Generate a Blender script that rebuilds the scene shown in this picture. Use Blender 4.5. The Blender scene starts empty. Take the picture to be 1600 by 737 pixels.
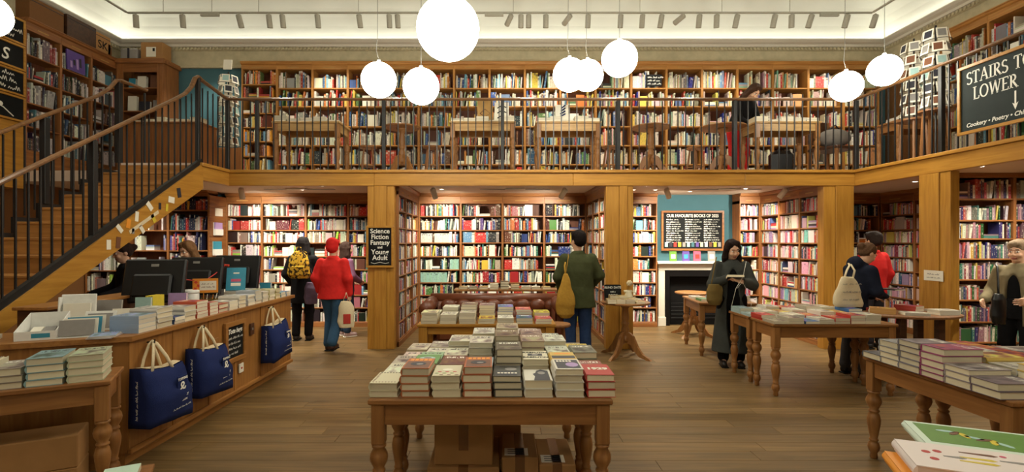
import bpy, bmesh, math, random
import numpy as np
from mathutils import Vector, Matrix, Euler

SC = bpy.context.scene
COL = SC.collection
# ---------------------------------------------------------------- camera
# photograph 1600 x 737: focal length 780 px, principal point (785, 377), eye height 1.60 m
FPX, CX, HY, EYE = 780.0, 785.0, 377.0, 1.60
cam_d = bpy.data.cameras.new('camera')
cam_d.sensor_width = 36.0
cam_d.lens = 36.0 * FPX / 1600.0
cam_d.shift_x = (800 - CX) / 1600.0
cam_d.shift_y = (HY - 368.5) / 1600.0
cam_d.clip_start = 0.05
cam = bpy.data.objects.new('camera', cam_d)
cam.location = (0, 0, EYE)
cam.rotation_euler = (math.pi / 2, 0, 0)
COL.objects.link(cam)
SC.camera = cam
# ---------------------------------------------------------------- world, exposure
w = bpy.data.worlds.new('World'); SC.world = w
w.use_nodes = True
w.node_tree.nodes['Background'].inputs[0].default_value = (1.0, 0.86, 0.66, 1)
w.node_tree.nodes['Background'].inputs[1].default_value = 0.05
SC.view_settings.view_transform = 'Standard'
SC.view_settings.look = 'None'
SC.view_settings.gamma = 1.0
SC.view_settings.use_curve_mapping = False
SC.view_settings.exposure = 0.0
GLOBE_E, COVE_E, DOWN_W, TRACK_W = 30.0, 11.0, 105.0, 100.0


def PX(x, y, Y):
    """point seen at pixel (x, y) that lies at depth Y"""
    return Vector(((x - CX) * Y / FPX, Y, EYE + (HY - y) * Y / FPX))

# ---------------------------------------------------------------- helpers
def srgb(r, g, b):
    f = lambda c: (c / 255.0 / 12.92) if c / 255.0 <= 0.04045 else ((c / 255.0 + 0.055) / 1.055) ** 2.4
    return (f(r), f(g), f(b), 1.0)

MAT = {}

def newmat(name, rough=0.5, spec=0.5):
    m = bpy.data.materials.new(name); m.use_nodes = True
    nt = m.node_tree; b = nt.nodes['Principled BSDF']
    b.inputs['Roughness'].default_value = rough
    b.inputs['Specular IOR Level'].default_value = spec
    MAT[name] = m
    return m, nt, b

def N(nt, typ, **kw):
    n = nt.nodes.new(typ)
    for k, v in kw.items(): setattr(n, k, v)
    return n

def plain(name, rgb, rough=0.6, spec=0.3, metal=0.0, var=0.06, scale=30.0, bump=0.0):
    m, nt, b = newmat(name, rough, spec)
    b.inputs['Metallic'].default_value = metal
    tc = N(nt, 'ShaderNodeTexCoord'); nz = N(nt, 'ShaderNodeTexNoise')
    nz.inputs['Scale'].default_value = scale; nz.inputs['Detail'].default_value = 3
    nt.links.new(tc.outputs['Object'], nz.inputs['Vector'])
    mx = N(nt, 'ShaderNodeMixRGB')
    c = srgb(*rgb)
    mx.inputs[1].default_value = tuple(max(0, x * (1 - var * 2)) for x in c[:3]) + (1,)
    mx.inputs[2].default_value = tuple(min(1, x * (1 + var * 2)) for x in c[:3]) + (1,)
    nt.links.new(nz.outputs['Fac'], mx.inputs[0]); nt.links.new(mx.outputs[0], b.inputs['Base Color'])
    if bump:
        bp = N(nt, 'ShaderNodeBump'); bp.inputs['Strength'].default_value = bump; bp.inputs['Distance'].default_value = 0.01
        nt.links.new(nz.outputs['Fac'], bp.inputs['Height']); nt.links.new(bp.outputs[0], b.inputs['Normal'])
    return m

def wood(name, c1, c2, axis='x', rough=0.42, scale=1.0, spec=0.4, rnd=0.12, bump=0.08, knots=False):
    m, nt, b = newmat(name, rough, spec)
    tc = N(nt, 'ShaderNodeTexCoord'); oi = N(nt, 'ShaderNodeObjectInfo')
    mp = N(nt, 'ShaderNodeMapping')
    s = {'x': (1.2, 16, 16), 'y': (16, 1.2, 16), 'z': (16, 16, 1.2)}[axis]
    mp.inputs['Scale'].default_value = tuple(v * scale for v in s)
    ad = N(nt, 'ShaderNodeVectorMath', operation='MULTIPLY_ADD')
    nt.links.new(tc.outputs['Object'], ad.inputs[0]); ad.inputs[1].default_value = (1, 1, 1)
    cb = N(nt, 'ShaderNodeCombineXYZ')
    ml = N(nt, 'ShaderNodeMath', operation='MULTIPLY'); ml.inputs[1].default_value = 37.0
    nt.links.new(oi.outputs['Random'], ml.inputs[0])
    for i in range(3): nt.links.new(ml.outputs[0], cb.inputs[i])
    nt.links.new(cb.outputs[0], ad.inputs[2]); nt.links.new(ad.outputs[0], mp.inputs['Vector'])
    nz = N(nt, 'ShaderNodeTexNoise'); nz.inputs['Scale'].default_value = 1.6; nz.inputs['Detail'].default_value = 5
    nz.inputs['Distortion'].default_value = 0.6
    nt.links.new(mp.outputs[0], nz.inputs['Vector'])
    cr = N(nt, 'ShaderNodeValToRGB')
    cr.color_ramp.elements[0].position = 0.3; cr.color_ramp.elements[0].color = srgb(*c1)
    cr.color_ramp.elements[1].position = 0.72; cr.color_ramp.elements[1].color = srgb(*c2)
    nt.links.new(nz.outputs['Fac'], cr.inputs[0])
    hs = N(nt, 'ShaderNodeHueSaturation')
    mr = N(nt, 'ShaderNodeMapRange'); mr.inputs[3].default_value = 1 - rnd; mr.inputs[4].default_value = 1 + rnd
    nt.links.new(oi.outputs['Random'], mr.inputs[0]); nt.links.new(mr.outputs[0], hs.inputs['Value'])
    nt.links.new(cr.outputs[0], hs.inputs['Color'])
    last = hs.outputs[0]
    if knots:
        vo = N(nt, 'ShaderNodeTexVoronoi'); vo.inputs['Scale'].default_value = 2.4
        nt.links.new(ad.outputs[0], vo.inputs['Vector'])
        c2_ = N(nt, 'ShaderNodeValToRGB'); c2_.color_ramp.elements[0].position = 0.02; c2_.color_ramp.elements[0].color = (0.12, 0.06, 0.03, 1)
        c2_.color_ramp.elements[1].position = 0.06; c2_.color_ramp.elements[1].color = (1, 1, 1, 1)
        nt.links.new(vo.outputs['Distance'], c2_.inputs[0])
        mu = N(nt, 'ShaderNodeMixRGB', blend_type='MULTIPLY'); mu.inputs[0].default_value = 0.85
        nt.links.new(last, mu.inputs[1]); nt.links.new(c2_.outputs[0], mu.inputs[2]); last = mu.outputs[0]
    nt.links.new(last, b.inputs['Base Color'])
    bp = N(nt, 'ShaderNodeBump'); bp.inputs['Strength'].default_value = bump; bp.inputs['Distance'].default_value = 0.004
    nt.links.new(nz.outputs['Fac'], bp.inputs['Height']); nt.links.new(bp.outputs[0], b.inputs['Normal'])
    return m

def emit(name, rgb, strength):
    m, nt, b = newmat(name)
    b.inputs['Base Color'].default_value = (0.9, 0.9, 0.88, 1)
    b.inputs['Emission Color'].default_value = tuple(rgb) + (1,)
    b.inputs['Emission Strength'].default_value = strength
    return m

for ax in 'xyz':
    wood('oak_' + ax, (164, 112, 40), (192, 140, 58), ax, 0.38, rnd=0.06)
    wood('oakcase_' + ax, (158, 106, 50), (190, 136, 70), ax, 0.45, rnd=0.06)
    wood('case_' + ax, (124, 76, 40), (160, 106, 58), ax, 0.45, rnd=0.08)
    wood('counter_' + ax, (140, 92, 44), (170, 118, 60), ax, 0.42, rnd=0.06)
    wood('pale_' + ax, (164, 126, 74), (194, 156, 100), ax, 0.45, rnd=0.06, knots=True)
    wood('pine_' + ax, (126, 82, 42), (160, 110, 60), ax, 0.4, rnd=0.08, knots=True)
wood('turned', (128, 84, 44), (160, 112, 62), 'z', 0.4, rnd=0.08)
wood('case_back', (92, 50, 32), (114, 66, 42), 'z', 0.55)
wood('tread', (146, 98, 48), (178, 126, 66), 'x', 0.45)
wood('handrail', (98, 66, 38), (128, 90, 54), 'x', 0.35)
wood('floorboard', (98, 76, 44), (132, 104, 64), 'x', 0.42, 0.8, rnd=0.17, bump=0.05)
wood('dark_wood', (58, 34, 20), (86, 52, 30), 'x', 0.5)
wood('stool_wood', (116, 76, 40), (150, 100, 56), 'z', 0.5)
plain('black_steel', (26, 25, 25), 0.45, 0.5)
plain('plaster', (228, 229, 220), 0.9, 0.1, var=0.02, scale=3)
plain('frieze', (188, 178, 148), 0.9, 0.1, var=0.12, scale=9, bump=0.6)
plain('white_paint', (214, 208, 194), 0.6, 0.3, var=0.02)
plain('ceiling_paint', (210, 190, 172), 0.8, 0.2, var=0.02)
plain('teal', (70, 108, 118), 0.7, 0.2, var=0.05, scale=4)
plain('brown_wall', (120, 82, 48), 0.7, 0.2)
plain('soot', (12, 11, 11), 0.7, 0.2)
plain('iron', (30, 29, 30), 0.4, 0.5, metal=0.6)
m_, nt_, b_ = newmat('backpack_cloth', .9, .1)
_tc, _nz, _cr = N(nt_, 'ShaderNodeTexCoord'), N(nt_, 'ShaderNodeTexNoise'), N(nt_, 'ShaderNodeValToRGB')
_nz.inputs['Scale'].default_value = 22; nt_.links.new(_tc.outputs['Object'], _nz.inputs['Vector']); nt_.links.new(_nz.outputs['Fac'], _cr.inputs[0]); nt_.links.new(_cr.outputs[0], b_.inputs['Base Color'])
_cr.color_ramp.elements[0].position = .44; _cr.color_ramp.elements[0].color = srgb(52, 40, 24); _cr.color_ramp.elements[1].position = .52; _cr.color_ramp.elements[1].color = srgb(192, 152, 50)
plain('slate', (22, 23, 24), 0.75, 0.2, var=0.15, scale=6)
plain('green_slate', (38, 46, 44), 0.75, 0.2, var=0.12, scale=6)
plain('chalk', (238, 236, 226), 0.9, 0.1)
plain('paper', (232, 226, 210), 0.8, 0.2, var=0.02)
plain('white_plastic', (225, 224, 218), 0.4, 0.4)
plain('black_plastic', (16, 16, 18), 0.35, 0.5)
plain('grey_metal', (150, 148, 142), 0.4, 0.5, metal=0.4)
plain('track_grey', (168, 164, 150), 0.5, 0.4)
plain('leather', (104, 54, 30), 0.35, 0.5, var=0.2, scale=7, bump=0.2)
plain('cardboard', (164, 122, 76), 0.8, 0.2, var=0.08, scale=8)
plain('parcel_tape', (120, 80, 44), 0.15, 0.6)
plain('navy_canvas', (34, 44, 88), 0.9, 0.1, var=0.12, scale=160, bump=0.2)
plain('cream_canvas', (218, 202, 168), 0.9, 0.1, var=0.08, scale=120, bump=0.2)
plain('mustard_canvas', (168, 128, 52), 0.9, 0.1, var=0.1, scale=40, bump=0.3)
plain('orange_print', (226, 146, 46), 0.5, 0.4, var=0.05)
plain('red_plastic', (206, 66, 44), 0.4, 0.4)
plain('blue_print', (56, 138, 164), 0.5, 0.4)
plain('green_print', (92, 134, 52), 0.5, 0.4)
plain('yellow_print', (212, 190, 60), 0.5, 0.4)
plain('lilac_print', (168, 140, 190), 0.5, 0.4)
plain('mint_print', (162, 196, 192), 0.5, 0.4)
plain('pink_print', (196, 84, 110), 0.5, 0.4)
plain('purple_print', (92, 70, 140), 0.5, 0.4)
plain('red_print', (178, 52, 44), 0.5, 0.4)
plain('brown_print', (112, 72, 50), 0.5, 0.4)
plain('grey_print', (140, 136, 132), 0.5, 0.4)
plain('dark_print', (46, 46, 56), 0.5, 0.4)
plain('ivory_ceramic', (226, 216, 186), 0.3, 0.5)
plain('olive_card', (112, 92, 48), 0.8, 0.2)
plain('tan_card', (176, 138, 84), 0.8, 0.2)
plain('grey_cloth', (120, 114, 108), 0.9, 0.1, bump=0.3)
plain('dried_stem', (150, 124, 70), 0.8, 0.1)
emit('globe_glow', (1.0, 0.955, 0.80), GLOBE_E)
emit('cove_glow', (1.0, 0.975, 0.86), COVE_E)
emit('lamp_glow', (1.0, 0.9, 0.72), 12.0)

def obj_colour_mat(name, rough, kind):
    """colour from the object's own colour; 'cover' adds a printed picture and title block on the top face"""
    m, nt, b = newmat(name, rough, 0.4)
    oi = N(nt, 'ShaderNodeObjectInfo'); tc = N(nt, 'ShaderNodeTexCoord')
    sep = N(nt, 'ShaderNodeSeparateXYZ'); nt.links.new(tc.outputs['Generated'], sep.inputs[0])
    def cmp(sock, op, v):
        n = N(nt, 'ShaderNodeMath', operation=op); nt.links.new(sock, n.inputs[0]); n.inputs[1].default_value = v; return n.outputs[0]
    def mul(a, c):
        n = N(nt, 'ShaderNodeMath', operation='MULTIPLY'); nt.links.new(a, n.inputs[0]); nt.links.new(c, n.inputs[1]); return n.outputs[0]
    rm = N(nt, 'ShaderNodeMath', operation='MULTIPLY'); rm.inputs[1].default_value = 91.7; nt.links.new(oi.outputs['Random'], rm.inputs[0])
    nz = N(nt, 'ShaderNodeTexNoise', noise_dimensions='4D'); nz.inputs['Scale'].default_value = 2.6; nz.inputs['Detail'].default_value = 2
    nt.links.new(tc.outputs['Generated'], nz.inputs['Vector']); nt.links.new(rm.outputs[0], nz.inputs['W'])
    hs = N(nt, 'ShaderNodeHueSaturation')
    mr = N(nt, 'ShaderNodeMapRange'); mr.inputs[1].default_value = 0.3; mr.inputs[2].default_value = 0.7; mr.inputs[3].default_value = 0.35; mr.inputs[4].default_value = 0.62
    nt.links.new(nz.outputs['Fac'], mr.inputs[0]); nt.links.new(mr.outputs[0], hs.inputs['Hue'])
    mv = N(nt, 'ShaderNodeMapRange'); mv.inputs[1].default_value = 0.38; mv.inputs[2].default_value = 0.6; mv.inputs[3].default_value = 0.25; mv.inputs[4].default_value = 1.25
    nt.links.new(nz.outputs['Fac'], mv.inputs[0]); nt.links.new(mv.outputs[0], hs.inputs['Value'])
    nt.links.new(oi.outputs['Color'], hs.inputs['Color'])
    x, y, z = sep.outputs
    pic = mul(mul(cmp(x, 'GREATER_THAN', 0.1), cmp(x, 'LESS_THAN', 0.93)), mul(cmp(y, 'GREATER_THAN', 0.08), cmp(y, 'LESS_THAN', 0.62)))
    top = cmp(z, 'GREATER_THAN', 0.97)
    mx = N(nt, 'ShaderNodeMixRGB'); nt.links.new(mul(pic, top), mx.inputs[0])
    nt.links.new(oi.outputs['Color'], mx.inputs[1]); nt.links.new(hs.outputs[0], mx.inputs[2])
    br = N(nt, 'ShaderNodeTexNoise'); br.inputs['Scale'].default_value = 16.0; br.inputs['Detail'].default_value = 0
    mp = N(nt, 'ShaderNodeMapping'); mp.inputs['Scale'].default_value = (1.4, 0.35, 0.0)
    va = N(nt, 'ShaderNodeVectorMath', operation='ADD'); cb = N(nt, 'ShaderNodeCombineXYZ')
    nt.links.new(rm.outputs[0], cb.inputs[0]); nt.links.new(tc.outputs['Generated'], va.inputs[0]); nt.links.new(cb.outputs[0], va.inputs[1])
    nt.links.new(va.outputs[0], mp.inputs['Vector']); nt.links.new(mp.outputs[0], br.inputs['Vector'])
    ttl = mul(mul(cmp(y, 'GREATER_THAN', 0.7), cmp(y, 'LESS_THAN', 0.88)), mul(cmp(x, 'GREATER_THAN', 0.15), cmp(x, 'LESS_THAN', 0.88)))
    ttl = mul(mul(ttl, top), cmp(br.outputs['Fac'], 'GREATER_THAN', 0.5))
    inv = N(nt, 'ShaderNodeMixRGB'); inv.inputs[1].default_value = (0.02, 0.02, 0.02, 1); inv.inputs[2].default_value = (0.8, 0.78, 0.7, 1)
    bw = N(nt, 'ShaderNodeRGBToBW'); nt.links.new(oi.outputs['Color'], bw.inputs[0])
    nt.links.new(cmp(bw.outputs[0], 'LESS_THAN', 0.3), inv.inputs[0])
    mx2 = N(nt, 'ShaderNodeMixRGB'); nt.links.new(ttl, mx2.inputs[0]); nt.links.new(mx.outputs[0], mx2.inputs[1]); nt.links.new(inv.outputs[0], mx2.inputs[2])
    nt.links.new((mx2 if kind == 'cover' else oi).outputs['Color'], b.inputs['Base Color'])
    return m
obj_colour_mat('cover', 0.35, 'cover')
obj_colour_mat('tint', 0.6, 'plain')

def spine_mat():
    """shelf books: cover colour in the attribute Col, title bands laid out along the spine in the UV map"""
    m, nt, b = newmat('spine', 0.45, 0.35)
    at = N(nt, 'ShaderNodeVertexColor', layer_name='Col'); uv = N(nt, 'ShaderNodeUVMap', uv_map='UVMap')
    sep = N(nt, 'ShaderNodeSeparateXYZ'); nt.links.new(uv.outputs[0], sep.inputs[0])
    fl = N(nt, 'ShaderNodeMath', operation='FLOOR'); nt.links.new(sep.outputs[0], fl.inputs[0])
    fr = N(nt, 'ShaderNodeMath', operation='FRACT'); nt.links.new(sep.outputs[0], fr.inputs[0])
    wn = N(nt, 'ShaderNodeTexWhiteNoise', noise_dimensions='1D'); nt.links.new(fl.outputs[0], wn.inputs['W'])
    cb = N(nt, 'ShaderNodeCombineXYZ'); nt.links.new(fl.outputs[0], cb.inputs[0])
    v9 = N(nt, 'ShaderNodeMath', operation='MULTIPLY'); v9.inputs[1].default_value = 5.0; nt.links.new(sep.outputs[1], v9.inputs[0]); nt.links.new(v9.outputs[0], cb.inputs[1])
    nz = N(nt, 'ShaderNodeTexNoise'); nz.inputs['Scale'].default_value = 1.0; nz.inputs['Detail'].default_value = 1; nt.links.new(cb.outputs[0], nz.inputs['Vector'])
    def M(op, a, v):
        n = N(nt, 'ShaderNodeMath', operation=op); nt.links.new(a, n.inputs[0])
        if isinstance(v, (int, float)): n.inputs[1].default_value = v
        else: nt.links.new(v, n.inputs[1])
        return n.outputs[0]
    inx = M('MULTIPLY', M('GREATER_THAN', fr.outputs[0], 0.36), M('LESS_THAN', fr.outputs[0], 0.64))
    iny = M('MULTIPLY', M('GREATER_THAN', sep.outputs[1], 0.12), M('LESS_THAN', sep.outputs[1], 0.86))
    txt = M('MULTIPLY', M('MULTIPLY', inx, iny), M('GREATER_THAN', nz.outputs['Fac'], 0.52))
    band = M('MULTIPLY', M('LESS_THAN', M('ABSOLUTE', M('SUBTRACT', sep.outputs[1], M('MULTIPLY_ADD', wn.outputs['Value'], 0.5)), 0), 0.07), M('GREATER_THAN', wn.outputs['Value'], 0.55))
    bw = N(nt, 'ShaderNodeRGBToBW'); nt.links.new(at.outputs[0], bw.inputs[0])
    dk = M('LESS_THAN', bw.outputs[0], 0.3)
    ink = N(nt, 'ShaderNodeMixRGB'); ink.inputs[1].default_value = (0.05, 0.045, 0.06, 1); ink.inputs[2].default_value = (0.72, 0.68, 0.56, 1); nt.links.new(dk, ink.inputs[0])
    m1 = N(nt, 'ShaderNodeMixRGB'); nt.links.new(M('MULTIPLY', txt, 0.42), m1.inputs[0]); nt.links.new(at.outputs[0], m1.inputs[1]); nt.links.new(ink.outputs[0], m1.inputs[2])
    m2 = N(nt, 'ShaderNodeMixRGB'); nt.links.new(M('MULTIPLY', band, 0.6), m2.inputs[0]); nt.links.new(m1.outputs[0], m2.inputs[1]); nt.links.new(ink.outputs[0], m2.inputs[2])
    nt.links.new(m2.outputs[0], b.inputs['Base Color'])
spine_mat()

def vcol_mat(name, rough):
    m, nt, b = newmat(name, rough, 0.35)
    at = N(nt, 'ShaderNodeVertexColor', layer_name='Col'); nt.links.new(at.outputs[0], b.inputs['Base Color'])
    b.inputs['Subsurface Weight'].default_value = 0.05
vcol_mat('skin', 0.5); vcol_mat('skin_free', 0.5); MAT['skin_free'].node_tree.nodes['Principled BSDF'].inputs['Subsurface Weight'].default_value = 0.0

# ---------------------------------------------------------------- mesh building
class MB:
    def __init__(s): s.v, s.f, s.mi, s.smooth = [], [], [], False
    def add(s, vs, fs, mi=0, M=None):
        o = len(s.v)
        s.v += [tuple(M @ Vector(p)) if M is not None else tuple(p) for p in vs]
        s.f += [tuple(o + i for i in f) for f in fs]; s.mi += [mi] * len(fs)
        return s
    def box(s, lo, hi, mi=0, M=None, b=0.0):
        x0, y0, z0 = lo; x1, y1, z1 = hi
        if b <= 0:
            vs = [(x, y, z) for z in (z0, z1) for y in (y0, y1) for x in (x0, x1)]
            fs = [(0, 2, 3, 1), (4, 5, 7, 6), (0, 1, 5, 4), (2, 6, 7, 3), (0, 4, 6, 2), (1, 3, 7, 5)]
            return s.add(vs, fs, mi, M)
        b = min(b, (x1 - x0) * .45, (y1 - y0) * .45, (z1 - z0) * .45)
        vs, idx = [], {}
        for cx in (0, 1):
            for cy in (0, 1):
                for cz in (0, 1):
                    for a in range(3):
                        p = [(x0, x1)[cx], (y0, y1)[cy], (z0, z1)[cz]]
                        for k in range(3):
                            if k != a: p[k] += (b, -b)[(cx, cy, cz)[k]]
                        idx[(cx, cy, cz, a)] = len(vs); vs.append(tuple(p))
        fs = []
        for a in range(3):
            o1, o2 = (a + 1) % 3, (a + 2) % 3
            for sd in (0, 1):
                q = []
                for (u, v) in ((0, 0), (1, 0), (1, 1), (0, 1)):
                    c = [0, 0, 0]; c[a] = sd; c[o1] = u; c[o2] = v
                    q.append(idx[tuple(c) + (a,)])
                fs.append(tuple(q) if sd else tuple(q[::-1]))
            for (u, v) in ((0, 0), (1, 0), (1, 1), (0, 1)):
                c0 = [0, 0, 0]; c0[o1] = u; c0[o2] = v; c1 = list(c0); c1[a] = 1
                fs.append((idx[tuple(c0) + (o1,)], idx[tuple(c1) + (o1,)], idx[tuple(c1) + (o2,)], idx[tuple(c0) + (o2,)]))
        for k, c in enumerate([(x, y, z) for x in (0, 1) for y in (0, 1) for z in (0, 1)]):
            fs.append(tuple(idx[c + (a,)] for a in range(3)))
        return s.add(vs, fs, mi, M)
    def prism(s, pts, z0, z1, mi=0, M=None):
        """polygon in xy (ccw) extruded along z"""
        n = len(pts)
        vs = [(p[0], p[1], z0) for p in pts] + [(p[0], p[1], z1) for p in pts]
        fs = [tuple(range(n))[::-1], tuple(range(n, 2 * n))] + [(i, (i + 1) % n, n + (i + 1) % n, n + i) for i in range(n)]
        return s.add(vs, fs, mi, M)
    def lathe(s, prof, seg=14, mi=0, M=None, cap=True):
        vs, fs = [], []
        for r, z in prof:
            for k in range(seg):
                a = 2 * math.pi * k / seg; vs.append((r * math.cos(a), r * math.sin(a), z))
        for i in range(len(prof) - 1):
            for k in range(seg):
                k2 = (k + 1) % seg
                fs.append((i * seg + k, i * seg + k2, (i + 1) * seg + k2, (i + 1) * seg + k))
        if cap:
            fs.append(tuple(range(seg))[::-1]); fs.append(tuple(range((len(prof) - 1) * seg, len(prof) * seg)))
        s.smooth = True
        return s.add(vs, fs, mi, M)
    def tube(s, path, r, seg=6, mi=0, M=None, flat=1.0):
        path = [Vector(p) for p in path]; vs, fs = [], []; n = len(path); up = None
        for i, p in enumerate(path):
            t = (path[min(i + 1, n - 1)] - path[max(i - 1, 0)]).normalized()
            if up is None:
                up = Vector((0, 0, 1)) if abs(t.z) < 0.9 else Vector((1, 0, 0))
            a = t.cross(up)
            if a.length < 1e-5: a = t.cross(Vector((0, 1, 0)))
            a.normalize(); u = a.cross(t).normalized()
            rr = r[i] if isinstance(r, (list, tuple)) else r
            for k in range(seg):
                g = 2 * math.pi * (k + .5) / seg
                vs.append(tuple(p + a * (rr * math.cos(g)) + u * (rr * flat * math.sin(g))))
        for i in range(n - 1):
            for k in range(seg):
                k2 = (k + 1) % seg; fs.append((i * seg + k, i * seg + k2, (i + 1) * seg + k2, (i + 1) * seg + k))
        fs.append(tuple(range(seg))[::-1]); fs.append(tuple(range((n - 1) * seg, n * seg)))
        return s.add(vs, fs, mi, M)
    def sphere(s, c, r, nu=16, nv=10, mi=0, M=None):
        r = (r, r, r) if isinstance(r, (int, float)) else r
        prof = [(max(1e-4, math.sin(math.pi * i / nv)), -math.cos(math.pi * i / nv)) for i in range(nv + 1)]
        T = Matrix.Translation(c) @ Matrix.Diagonal((r[0], r[1], r[2], 1))
        return s.lathe(prof, nu, mi, (M @ T) if M is not None else T)
    def mesh(s, name, mats, smooth=None):
        me = bpy.data.meshes.new(name); me.from_pydata(s.v, [], s.f)
        for m in ([mats] if isinstance(mats, str) else mats): me.materials.append(MAT[m])
        if len(me.materials) > 1: me.polygons.foreach_set('material_index', s.mi)
        sm = s.smooth if smooth is None else smooth
        if sm: me.polygons.foreach_set('use_smooth', [True] * len(s.f))
        me.update(); return me
    def obj(s, name, mats, parent=None, smooth=None):
        return link(name, s.mesh(name, mats, smooth), parent)

def link(name, data, parent=None, loc=None, rotz=0.0):
    o = bpy.data.objects.new(name, data); COL.objects.link(o)
    if parent is not None: o.parent = parent
    if loc is not None: o.location = loc
    if rotz: o.rotation_euler = (0, 0, rotz)
    return o

def tag(o, label, cat, group=None, kind=None):
    if label: o['label'] = label
    if cat: o['category'] = cat
    if group: o['group'] = group
    if kind: o['kind'] = kind
    return o

def thing(name, label, cat, loc=(0, 0, 0), rotz=0.0, group=None):
    return tag(link(name, None, None, loc, rotz), label, cat, group)

def struct(name, mb, mats, label=None, parent=None):
    o = mb.obj(name, mats, parent)
    if parent is None:
        o['kind'] = 'structure'
        if label: o['label'] = label; 
    return o

def sroot(name, label):
    o = link(name, None); o['kind'] = 'structure'; o['label'] = label; return o

def bx(name, lo, hi, mat, parent=None, b=0.004, M=None):
    return MB().box(lo, hi, 0, M, b).obj(name, mat, parent)

def copy_tree(o, loc=None, rotz=None, label=None, group=None):
    c = o.copy(); COL.objects.link(c)
    if loc is not None: c.location = loc
    if rotz is not None: c.rotation_euler = (0, 0, rotz)
    if label: c['label'] = label
    if group: c['group'] = group
    for ch in list(o.children):
        d = ch.copy(); COL.objects.link(d); d.parent = c
        for g in list(ch.children):
            e = g.copy(); COL.objects.link(e); e.parent = d
    return c

def text(s, size, mat, parent, loc, rot=(0, 0, 0), align='LEFT', shear=0.0, bold=0.0, name='lettering', spacing=1.0, width=1.0):
    c = bpy.data.curves.new(name, 'FONT'); c.body = s; c.size = size; c.align_x = align; c.shear = shear
    c.extrude = 0.0006; c.offset = bold; c.space_character = spacing; c.resolution_u = 3
    c.materials.append(MAT[mat])
    o = link(name, c, parent); o.location = loc; o.rotation_euler = rot
    if width != 1.0: o.scale = (width, 1, 1)
    return o

ORD = ['first', 'second', 'third', 'fourth', 'fifth', 'sixth', 'seventh', 'eighth', 'ninth', 'tenth', 'eleventh', 'twelfth', 'thirteenth',
       'fourteenth', 'fifteenth', 'sixteenth', 'seventeenth', 'eighteenth', 'nineteenth', 'twentieth']
def nth(i):
    return ORD[i] if i < 20 else '%d%s' % (i + 1, {1: 'st', 2: 'nd', 3: 'rd'}.get((i + 1) % 10 if (i + 1) // 10 % 10 != 1 else 0, 'th'))
RZ = lambda a: Matrix.Rotation(a, 4, 'Z')
T = Matrix.Translation
PI = math.pi
# ================================================================ THE ROOM
XL, XR, YN, YW = -7.4, 7.4, -3.0, 9.65       # left and right wall, wall behind the camera, back wall
YF, YB = 7.40, 9.35                          # gallery edge, fronts of the back-wall bookcases
ZG, ZC = 2.66, 2.50                          # gallery floor, ceiling below the gallery
ZT, ZK = 4.96, 5.42                          # top of the upper bookcases, cornice
GXR, GXL = 5.23, -4.05                       # gallery edge on the right, and at the stair head

# floor: oak boards that run across the room
floor = sroot('floor', 'worn brown oak floorboards running across the shop')
bx('subfloor', (XL, YN, -0.12), (XR, YW, -0.012), 'floorboard', floor, 0)
random.seed(5)
rows, planks = [], []
y = 2.0
while y < YW - 0.02:
    y1 = min(y + 0.165, YW); x = XL - random.uniform(0, 1.6)
    while x < XR:
        x1 = x + random.uniform(1.5, 2.6)
        planks.append((max(x, XL), min(x1, XR), y, y1)); x = x1
    y = y1
def inview(p):
    return p[1] > (0 - CX) * p[3] / FPX and p[0] < (1600 - CX) * p[3] / FPX
vis = [p for p in planks if inview(p) and p[3] > 3.2]
rest = [p for p in planks if p not in vis]
vis.sort(key=lambda p: p[2]); rest += vis[290:]; vis = vis[:290]
for p in vis:
    o = bx('plank', (p[0] + .0012, p[2] + .0015, -0.02), (p[1] - .0012, p[3] - .0015, 0), 'floorboard', floor, 0.0012)
mb = MB()
for p in rest: mb.box((p[0] + .0012, p[2] + .0015, -0.02), (p[1] - .0012, p[3] - .0015, 0), 0, None, 0.0012)
o = mb.obj('plank_field', 'floorboard', floor); o['kind'] = 'stuff'

# walls
struct('wall_back', MB().box((XL, YW, 0), (XR, YW + .2, ZK)), 'teal', 'teal painted back wall')
struct('wall_left', MB().box((XL - .2, YN, 0), (XL, YW + .2, ZK)), 'brown_wall', 'brown left wall behind the stairs')
struct('wall_right', MB().box((XR, YN, 0), (XR + .2, YW + .2, ZK)), 'brown_wall', 'right wall behind the bookcases')
struct('wall_front', MB().box((XL, YN - .2, 0), (XR, YN, ZK)), 'white_paint', 'front wall of the shop')
# frieze and cornice on all four walls
def ring(mb, prof, mi=0):
    """profile of (offset from the walls, z) swept round the room"""
    vs, fs = [], []
    for o, z in prof:
        vs += [(XL + o, YN + o, z), (XR - o, YN + o, z), (XR - o, YW - o, z), (XL + o, YW - o, z)]
    for i in range(len(prof) - 1):
        for k in range(4):
            fs.append((i * 4 + k, i * 4 + (k + 1) % 4, i * 4 + 4 + (k + 1) % 4, i * 4 + 4 + k))
    return mb.add(vs, fs, mi)
tr = sroot('trim_1', 'pale plaster frieze and cornice above the bookcases')
ring(MB(), [(0.0, ZT - .02), (0.05, ZT - .02), (0.05, ZT + .02), (0.035, ZT + .03), (0.035, ZK - .16), (0.06, ZK - .15), (0.06, ZK - .10)]).obj('frieze_band', 'frieze', tr)
ring(MB(), [(0.03, ZK - .10), (0.09, ZK - .09), (0.10, ZK - .05), (0.16, ZK - .03), (0.20, ZK), (0.20, ZK + .02), (0.10, ZK + .02), (0.10, ZK), (0.0, ZK)]).obj('cornice', 'white_paint', tr)
mb = MB()
x = XL + .1
while x < XR - .1:
    mb.box((x, YW - .085, ZK - .145), (x + .035, YW - .03, ZK - .10)); x += 0.07
y = 2.0
while y < YW - .1:
    for sx in (XL + .03, XR - .085): mb.box((sx, y, ZK - .145), (sx + .055, y + .035, ZK - .10))
    y += .07
o = mb.obj('dentil_course', 'frieze', tr); o['kind'] = 'stuff'
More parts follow.
